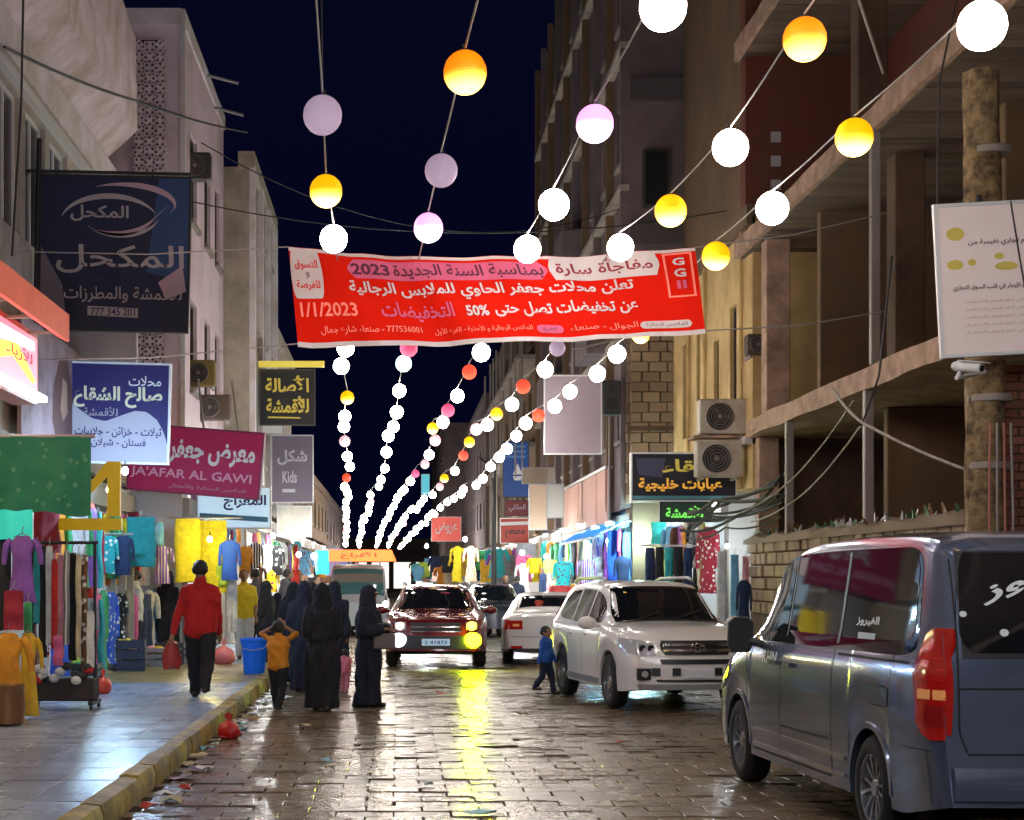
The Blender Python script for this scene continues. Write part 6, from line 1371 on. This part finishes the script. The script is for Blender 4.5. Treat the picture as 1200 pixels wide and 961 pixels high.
def added_tube_lamp(side, X, y, z, c, st, label):  # tubes added to brighten the shop fronts
    e = empty('tube_lamp', (X, y, z), 0, label, 'lamp', 'tube lamps fixed outside the shop fronts')
    MB().bbox(-.05,.05,-.62,.62,.03,.09,.01).build('fixture', whitem, e); MB().tube([(0,-.58,0),(0,.58,0)], .028, 8).build('tube', mat('tube_%02d%02d%02d_%d' % (c[0]*99,c[1]*99,c[2]*99,st), c, .4, em=st, emc=c), e, True)
for k, y in enumerate((34.2,41,46,51,57,64,72,82)): added_tube_lamp(-1, -3.5 if y > 40 else -3.55, y, 3.05, (.92,.97,1), 70, 'white tube lamp outside the left shops, %s from the camera' % ordw(k+1))
for k, (y, c) in enumerate(((39.6,(.3,.85,1)),(42.6,(.3,.85,1)),(46.2,(.6,.93,1)),(51,(.95,1,1)),(57,(.95,1,1)),(65,(1,.97,.9)),(74,(.95,1,1)),(84,(1,.95,.85)))): added_tube_lamp(1, 4.95, y, 3.02 if y > 46.1 else 2.86, c, 80, 'tube lamp outside the right shops, %s from the camera' % ordw(k+1))
for k, y in enumerate((32.2,35.6)): added_tube_lamp(1, 5.75, y, 3.0, (.75,.93,1), 40, 'tube lamp under the black and gold sign, %s from the camera' % ordw(k+1))
import types

# =====================================================================
# PEOPLE
# =====================================================================
def cap(m, a, b, ra, rb, n=12):   # tapered capsule
    a, b = Vector(a), Vector(b); d = (b-a); L_ = d.length or 1e-4; d = d/L_ if d.length else Vector((0,0,1))
    pts = []; rs = []
    for k in range(4): t = (k+.3)/4*math.pi/2; pts.append(a-d*ra*math.cos(t)); rs.append(ra*math.sin(t))
    pts += [a, b]; rs += [ra, rb]
    for k in range(3, -1, -1): t = (k+.3)/4*math.pi/2; pts.append(b+d*rb*math.cos(t)); rs.append(rb*math.sin(t))
    m.tube(pts, rs, n)
def remesh(m, name, material, parent, vox, sm=2, fold=None):
    me0 = m.mesh('tmp', material); o = bpy.data.objects.new('tmp', me0); TMP.collection.objects.link(o)
    r_ = o.modifiers.new('r', 'REMESH'); r_.mode = 'VOXEL'; r_.voxel_size = vox; r_.use_smooth_shade = True
    if sm: s_ = o.modifiers.new('s', 'SMOOTH'); s_.factor = .6; s_.iterations = sm
    me = evalmesh(o); me.name = name
    bpy.data.objects.remove(o); bpy.data.meshes.remove(me0)
    if fold:
        nv = len(me.vertices); co = np.empty(nv*3, np.float32); no = np.empty(nv*3, np.float32); me.vertices.foreach_get('co', co); me.vertex_normals.foreach_get('vector', no)
        co = co.reshape(-1, 3); no = no.reshape(-1, 3); c = types.SimpleNamespace(x=co[:,0], y=co[:,1], z=co[:,2])
        co += no*fold(c)[:, None]; me.vertices.foreach_set('co', co.ravel()); me.update()
    me.materials.clear(); me.materials.append(material); me.polygons.foreach_set('use_smooth', [True]*len(me.polygons))
    return link(name, me, parent)
skinm = mat('skin', (.30,.16,.09), .55); hairm = mat('hair', (.012,.010,.009), .6); shoem = mat('shoe', (.02,.018,.018), .5)
def clothm(k, c): return mat('cloth_'+k, c, .85, nz=(14,.5,tuple(x*.7 for x in c)), bump=.25, bs=50)
def hand(m, w_, f_dir, pd, s, side):   # palm + five bent fingers
    w_ = Vector(w_); f = Vector(f_dir).normalized(); p = Vector(pd).normalized(); x = f.cross(p).normalized()*side
    cap(m, w_+f*.02*s, w_+f*.07*s, .030*s, .032*s, 8)
    for i, L_ in enumerate((.062,.072,.068,.055)):
        b = w_+f*.09*s+x*(i-1.5)*.019*s; k = b+f*L_*.55*s+p*.012*s; t_ = k+f*L_*.35*s+p*.030*s; cap(m, b-f*.02*s, k, .0095*s, .009*s, 7); cap(m, k, t_, .009*s, .0075*s, 7)
    b = w_+f*.035*s-x*.032*s; cap(m, b, b+f*.035*s-x*.022*s+p*.01*s, .011*s, .010*s, 7); cap(m, b+f*.035*s-x*.022*s+p*.01*s, b+f*.058*s-x*.018*s+p*.022*s, .010*s, .008*s, 7)
def person(px, py, Hm, label, face=0, z0=0, Y=None, shirt=None, trousers=None, hair=True, step=.0, arms=((-.05,0),(.05,0)), child=False, vox=.014, sleeve=.6, legk=1, raise_arms=False, head_cover=None, lean=0, hairc=None, dresslen=None, bent=None):
    """face: rotation (0 faces the camera, pi faces away)"""
    Y = Y or F*(1.65-z0)/(py-676)
    e = empty('person', (X_(px, Y), Y, z0), face, label, 'person'); H = Hm; hh = H/(5.6 if child else 7.4); k = H
    sw = (.107 if not child else .112)*k; hipz, shz, nz = .50*k, .815*k, .86*k
    hc = Vector((0, -.01*k, H-hh*.5)); m = MB()
    # head: skull, jaw, nose, ears
    m.ell(hc+Vector((0,.01*k,hh*.06)), (hh*.37,hh*.44,hh*.44), 16, 12); cap(m, hc+Vector((0,-hh*.12,-hh*.1)), hc+Vector((0,-hh*.16,-hh*.34)), hh*.30, hh*.17)
    cap(m, hc+Vector((0,-hh*.40,hh*.02)), hc+Vector((0,-hh*.47,-hh*.11)), hh*.035, hh*.06, 8); cap(m, hc+Vector((-hh*.07,-hh*.385,-hh*.24)), hc+Vector((hh*.07,-hh*.385,-hh*.24)), hh*.035, hh*.035, 8)
    for s_ in (-1,1): m.ell(hc+Vector((s_*hh*.38,.02*k,-hh*.02)), (hh*.05,hh*.09,hh*.13), 8, 6)
    cap(m, (0,.012*k,nz-.05*k), hc+Vector((0,.02*k,-hh*.25)), .036*k, .034*k)
    ly = lean
    cap(m, (-sw*.62,0,shz-.035*k), (sw*.62,0,shz-.035*k), .048*k, .048*k); cap(m, (0,0,shz-.08*k), (0,.0,hipz+.12*k), .068*k, .064*k); cap(m, (-.045*k,0,shz-.10*k), (.045*k,0,shz-.10*k), .066*k, .066*k); cap(m, (-.04*k,0,hipz+.02*k), (.04*k,0,hipz+.02*k), .066*k, .066*k)
    if child: m.ell((0,-.01*k,hipz+.1*k), (.10*k,.09*k,.12*k))
    legs = []; 
    for s_ in (-1,1):
        st = step*s_; h0 = Vector((s_*.052*k,0,hipz)); kn = Vector((s_*.056*k,-st*.45*k-.012*k,.275*k)); an = Vector((s_*.055*k,-st*k+(.06*k if st < 0 else 0),.045*k+(.05*k if st < -.05 else 0)))
        cap(m, h0, kn, .062*k, .040*k); cap(m, kn, an, .041*k, .024*k); cap(m, an, an+Vector((0,-.075*k,-.022*k)), .024*k, .018*k, 8); legs.append((h0, kn, an))
    arml = []
    for s_, (fw, out) in zip((-1,1), arms):
        sp_ = Vector((s_*sw,0,shz-.03*k))
        if raise_arms: el = sp_+Vector((s_*.10*k,-.02*k,.07*k)); wr = Vector((s_*hh*.36,-.04*k,H-hh*.35)); fd = Vector((-s_*.6,-.1,.7)); pd = Vector((0,.3,.3))
        elif bent: el = sp_+Vector((s_*.02*k,-.0*k,-.17*k)); wr = el+Vector((-s_*.05*k,-.13*k,.03*k)); fd = Vector((-s_*.5,-.8,0)); pd = Vector((0,0,-1))
        else: el = sp_+Vector((s_*(.02+out*.5)*k,-fw*.5*k,-.175*k)); wr = el+Vector((s_*out*.5*k,-fw*k-.02*k,-.145*k)); fd = wr-el; pd = Vector((-s_,-.3,0))
        cap(m, sp_, el, .032*k, .025*k); cap(m, el, wr, .026*k, .018*k); hand(m, wr, fd, pd, k/1.72*(1.05 if not child else 1.1), s_); arml.append((sp_, el, wr))
    remesh(m, 'body', skinm, e, vox*.75 if not head_cover else vox, 1)
    for s_ in (-1,1):
        ev = MB(); ev.ell(hc+Vector((s_*hh*.155,-hh*.365,hh*.03)), (hh*.055,hh*.03,hh*.035), 10, 6); ev.build('eye', mat('eye_dark', (.02,.015,.012), .2), e, True)
    for h0, kn, an in legs:
        b = MB(); cap(b, an+Vector((0,.022*k,-.022*k)), an+Vector((0,-.09*k,-.026*k)), .026*k, .022*k, 10); b.build('shoe', shoem, e, True)
    if hair and not head_cover:
        b = MB(); b.ell(hc+Vector((0,.035*k*(.6 if child else .7),hh*.13)), (hh*.41,hh*.44,hh*.42), 16, 10); cap(b, hc+Vector((-hh*.2,.05*k,-.0*hh)), hc+Vector((hh*.2,.05*k,0)), hh*.24, hh*.24); remesh(b, 'hair', hairm, e, vox*.8, 1, lambda c: .006*np.sin(c.x*150)*np.sin(c.z*130+c.y*90))
    wr_f = lambda c: .005*np.sin(c.z*23+c.x*14+c.y*9+2*np.sin(c.x*17))+.003*np.sin(c.x*40-c.z*21+3*np.sin(c.z*12))
    if trousers:
        b = MB(); cap(b, (-.045*k,0,hipz+.01*k), (.045*k,0,hipz+.01*k), .079*k, .079*k)
        for h0, kn, an in legs: cap(b, h0, kn, .073*k, .054*k); cap(b, kn, an+Vector((0,0,.0*k)), .053*k, .040*k)
        remesh(b, 'trousers', trousers, e, vox, 2, wr_f)
    if shirt:
        b = MB(); cap(b, (-sw*.66,0,shz-.035*k), (sw*.66,0,shz-.035*k), .058*k, .058*k); cap(b, (-.055*k,0,shz-.10*k), (.055*k,0,shz-.10*k), .083*k, .083*k); cap(b, (-.04*k,0,shz-.1*k), (-.045*k,0,hipz+.0*k), .080*k, .082*k); cap(b, (.04*k,0,shz-.1*k), (.045*k,0,hipz+.0*k), .080*k, .082*k); cap(b, (0,0,shz-.1*k), (0,0,hipz+.0*k), .084*k, .085*k); cap(b, (0,.01*k,nz-.04*k), (0,.012*k,nz-.005*k), .05*k, .045*k)
        if child: b.ell((0,-.01*k,hipz+.1*k), (.115*k,.105*k,.13*k))
        for sp_, el, wr in arml:
            cap(b, sp_, el, .038*k, .033*k)
            if sleeve > .6: cap(b, el, el.lerp(wr, min(1, (sleeve-.5)*2)), .032*k, .025*k)
        remesh(b, 'shirt', shirt, e, vox, 2, wr_f)
    return e, hc, hh, arml
def robed(px, py, H, label, col, face=0, z0=0, Y=None, hold=None, seed=0, veil=None):
    """woman in a full-length robe and long head veil; only hands and a slit for the eyes uncovered"""
    e, hc, hh, arml = person(px, py, H, label, face, z0, Y, None, col, False, .02, ((-.02,.0),(.03,.0)), head_cover=True, vox=.016, bent=hold)
    k = H; sw = .118*k; r_ = random.Random(seed); ph = r_.uniform(0,6); b = MB(); rings = []
    for i in range(22):
        t = i/21; z = .025*k+t*(.80*k); f = pch([(0,.120),(.12,.118),(.3,.125),(.52,.128),(.66,.112),(.84,.128),(.95,.115),(1,.06)])(t)*k
        rings.append([(f*1.05*(1+(.05+.12*(1-t))*math.sin(7*a+ph+t*2)+.07*(1-t)*math.sin(13*a-ph))*math.cos(a), f*.78*(1+(.10*(1-t))*math.sin(7*a+ph+t*2))*math.sin(a), z) for a in [2*math.pi*j/48 for j in range(48)]])
    b.loft(rings, True, True)
    for sp_, el, wr in arml: cap(b, sp_, el, .045*k, .042*k); cap(b, el, el.lerp(wr, .92), .042*k, .050*k)
    remesh(b, 'robe', col, e, .016, 1, lambda c: .008*np.sin(c.z*16+c.x*34+ph)+.006*np.sin(c.x*58+c.y*44+c.z*6))
    b = MB(); b.ell(hc+Vector((0,.01*k,hh*.03)), (hh*.47,hh*.52,hh*.56), 18, 12); rings = []
    for i in range(12):
        t = i/11; z = hc.z+hh*.25-t*(.36*k); f = hh*.47+t*.045*k; rings.append([(f*(1+.09*t*math.sin(6*a+ph))*math.cos(a), f*.92*(1+.08*t*math.sin(6*a+ph))*math.sin(a)+.01*k, z-.05*k*t*math.sin(a)) for a in [2*math.pi*j/36 for j in range(36)]])
    b.loft(rings, True, True); remesh(b, 'head_veil', veil or col, e, .013, 2, lambda c: .004*np.sin(c.z*40+c.x*50+ph))
    b = MB(); b.ell(hc+Vector((0,-hh*.44,hh*.05)), (hh*.30,hh*.10,hh*.07), 14, 6); b.build('eye_opening', skinm, e, True)
    return e, arml
black1 = clothm('black', (.010,.011,.018)); black2 = clothm('black_blue', (.012,.014,.030))
# man in red shirt walking away
e, hc, hh, arml = person(235, 818, 1.70, 'man in a red shirt and black trousers walking away along the left pavement', math.pi, .15, shirt=clothm('red', (.50,.012,.014)), trousers=clothm('dark', (.014,.014,.020)), step=.13, arms=((.05,.0),(-.04,.07)), vox=.012, sleeve=.95)
wr_ = e.matrix_basis @ arml[1][2]
b = empty('plastic_bag', (wr_.x-.02, wr_.y, wr_.z-.42), .3, 'dusky red bag carried in the left hand of the man in red', 'bag')
q = MB(); q.loft([[((.015+.10*min(1,t*1.6)**.8)*(.80 if t == 1 else 1)*(1+.16*math.sin(4*a+t*5)+.06*math.sin(9*a))*math.cos(a), (.015+.05*min(1,t*1.6)**.8)*(1+.15*math.sin(5*a-t*4))*math.sin(a), .36*(1-t)+.02*t*math.sin(3*a)) for a in [2*math.pi*j/14 for j in range(14)]] for t in [i/8 for i in range(9)]], True, True); q.build('sack', mat('dusky_red_plastic', (.35,.03,.03), .5), b, True, 70)
MB().tube([(0,0,.34),(.0,-.02,.40),(0,.0,.43)], .01, 6).build('handle', mat('dusky_red_plastic', (.35,.03,.03), .5), b)
# children
person(326, 831, 1.10, 'small child in an orange shirt with hands raised to the head by the kerb', math.pi*.9, 0, shirt=clothm('orange', (.72,.28,.02)), trousers=clothm('dark', (.014,.014,.020)), child=True, raise_arms=True, vox=.010, step=.05)
person(640, 813, .95, 'small child in a blue jacket walking beside the white off-roader', R(60), 0, shirt=clothm('blue', (.02,.10,.40)), trousers=clothm('navy', (.012,.02,.05)), child=True, vox=.010, step=.10, sleeve=1)
person(404, 812, .62, 'toddler in pink standing between the two women in black', math.pi, 0, shirt=clothm('pink', (.75,.22,.30)), trousers=clothm('pink2', (.6,.2,.28)), child=True, vox=.009, step=.04, sleeve=1)
# women in black
robed(378, 833, 1.56, 'woman in a long black robe, left of the pair in the road', black1, math.pi*.95, seed=1, hold=True)
robed(432, 829, 1.54, 'woman in a long black robe holding a grey bag, right of the pair', black2, R(70), seed=2, hold=True)
robed(357, 811, 1.58, 'woman in black partly hidden behind the left one of the pair', black2, math.pi, seed=3)
e = empty('handbag', (X_(450,21.6), 21.45, .74), .3, 'grey handbag held by the right woman in black', 'bag')
MB().bbox(-.14,.14,-.05,.05,0,.2,.02).build('pouch', mat('grey_leather', (.16,.15,.15), .5), e); MB().tube([(-.1,0,.19),(-.06,0,.32),(.06,0,.32),(.1,0,.19)], .01, 6).build('handle', mat('grey_leather', (.16,.15,.15), .5), e)
robed(344, 800, 1.56, 'woman in black just behind the child in orange', black1, math.pi, seed=11)
robed(392, 800, 1.58, 'woman in dark blue behind the toddler in pink', black2, R(160), seed=12)
robed(366, 792, 1.55, 'woman in black farthest back in the group in the road', black1, R(190), seed=13)
# group by the left shops
robed(197, 775, 1.60, 'woman in black by the left shop, left of the three', black1, R(150), .15, seed=5)
robed(213, 771, 1.55, 'woman in black by the left shop, middle of the three', black2, R(200), .15, seed=6)
robed(180, 772, 1.52, 'woman in black by the left shop, nearest the man in white', black1, R(20), .15, seed=7, veil=clothm('charcoal', (.05,.05,.06)))
person(157, 776, 1.62, 'man in a white shirt standing behind the dark blue crate', R(-60), .15, Y=28.6, shirt=clothm('white', (.62,.62,.60)), trousers=clothm('navy', (.012,.02,.05)), bent=True, sleeve=.7)
person(286, 772, 1.62, 'man in a yellow shirt by the shops behind the blue bin', R(10), .15, shirt=clothm('yellow', (.8,.62,.03)), trousers=clothm('white', (.62,.62,.60)), sleeve=.6)
robed(312, 776, 1.42, 'woman in a black robe standing behind the blue bin', black2, R(120), .15, seed=8)
robed(334, 772, 1.46, 'woman in a black robe with pale veil behind the child in orange', black1, R(200), .15, seed=9, veil=clothm('grey_veil', (.22,.22,.26)))
person(300, 768, 1.66, 'man in a grey shirt behind the women by the blue bin', R(170), .15, shirt=clothm('grey', (.14,.14,.17)), trousers=clothm('dark', (.014,.014,.020)))
person(592, 741, 1.70, 'man in dark clothes standing far off left of the white saloon', R(0), 0, shirt=clothm('dark', (.014,.014,.020)), trousers=clothm('dark', (.014,.014,.020)), vox=.018)
person(606, 735, 1.68, 'second man in dark clothes farther off by the white saloon', R(180), 0, shirt=clothm('navy', (.012,.02,.05)), trousers=clothm('dark', (.014,.014,.020)), vox=.018)
for k, (px, py, c, n_) in enumerate(((350,752,'black','black'),(372,748,'white','white'),(392,744,'dark','dark'),(338,758,'navy','navy'),(408,742,'grey','grey'),(424,744,'black','black'),(440,740,'navy','navy'),(416,738,'dark','dark'))):
    person(px, py, 1.66, 'distant shopper in %s, %s from the left among the lit shops' % (n_, ordw([338,350,372,392,408,416,424,440].index(px)+1)), R(40*k), .0 if px > 360 else .15, shirt=clothm(c, {'black':(.01,.01,.018),'white':(.62,.62,.6),'dark':(.014,.014,.02),'navy':(.012,.02,.05),'grey':(.14,.14,.17)}[c]), trousers=clothm('dark', (.014,.014,.020)), vox=.02)
# motorcycle far off
e = empty('motorcycle', (X_(578,48), 47.5, 0), R(12), 'small motorcycle parked far off beside the dark men', 'motorcycle')
for y in (-.62,.62):
    o = MB().lathe([(.22,-.04),(.29,-.045),(.30,0),(.29,.045),(.22,.04)], (0,y,.3), 'x', 24, cap=False).build('wheel', rubber, e, True); MB().lathe([(.21,-.01),(.02,-.02),(.02,.02),(.21,.01)], (0,y,.3), 'x', 16).build('rim', steel, o)
MB().ell((0,.02,.72), (.13,.28,.13), 14, 8).build('tank', maroon, e, True); MB().bbox(-.12,.12,.2,.75,.72,.82,.03).build('seat', blackm, e); MB().bbox(-.12,.12,-.2,.25,.28,.6,.04).build('engine', steel, e)
MB().tube([(0,-.62,.3),(0,-.4,.9)], .03).build('fork', steel, e); MB().tube([(-.33,-.32,1.0),(0,-.4,.95),(.33,-.32,1.0)], .018).build('handlebar', blackm, e); MB().lathe([(.01,-.6),(.09,-.56),(.08,-.46)], (0,0,.85), 'y', 16).build('headlamp', mat('headlamp_green', (.8,1,.3), .3, em=8, emc=(.8,1,.25)), e, True)
# unseen lantern runs overhead behind the viewer, added to light the near side
m = MB()
for i, x in enumerate((-.6,.5,1.75,2.95,3.5)):
    for k in range(7): m.ell((x, 8.2-i*.6-k*2.6, 5.15), (.15,.15,.155), 12, 8)
tag(m.build('lantern_run_overhead', mat('near_lantern_white', (.9,.96,1), .6, em=LW*1.1, emc=(.92,.94,1)), None, True), 'glowing paper lanterns of the same strings continuing overhead toward the viewer', 'lanterns', kind='stuff')

bpy.data.scenes.remove(TMP)
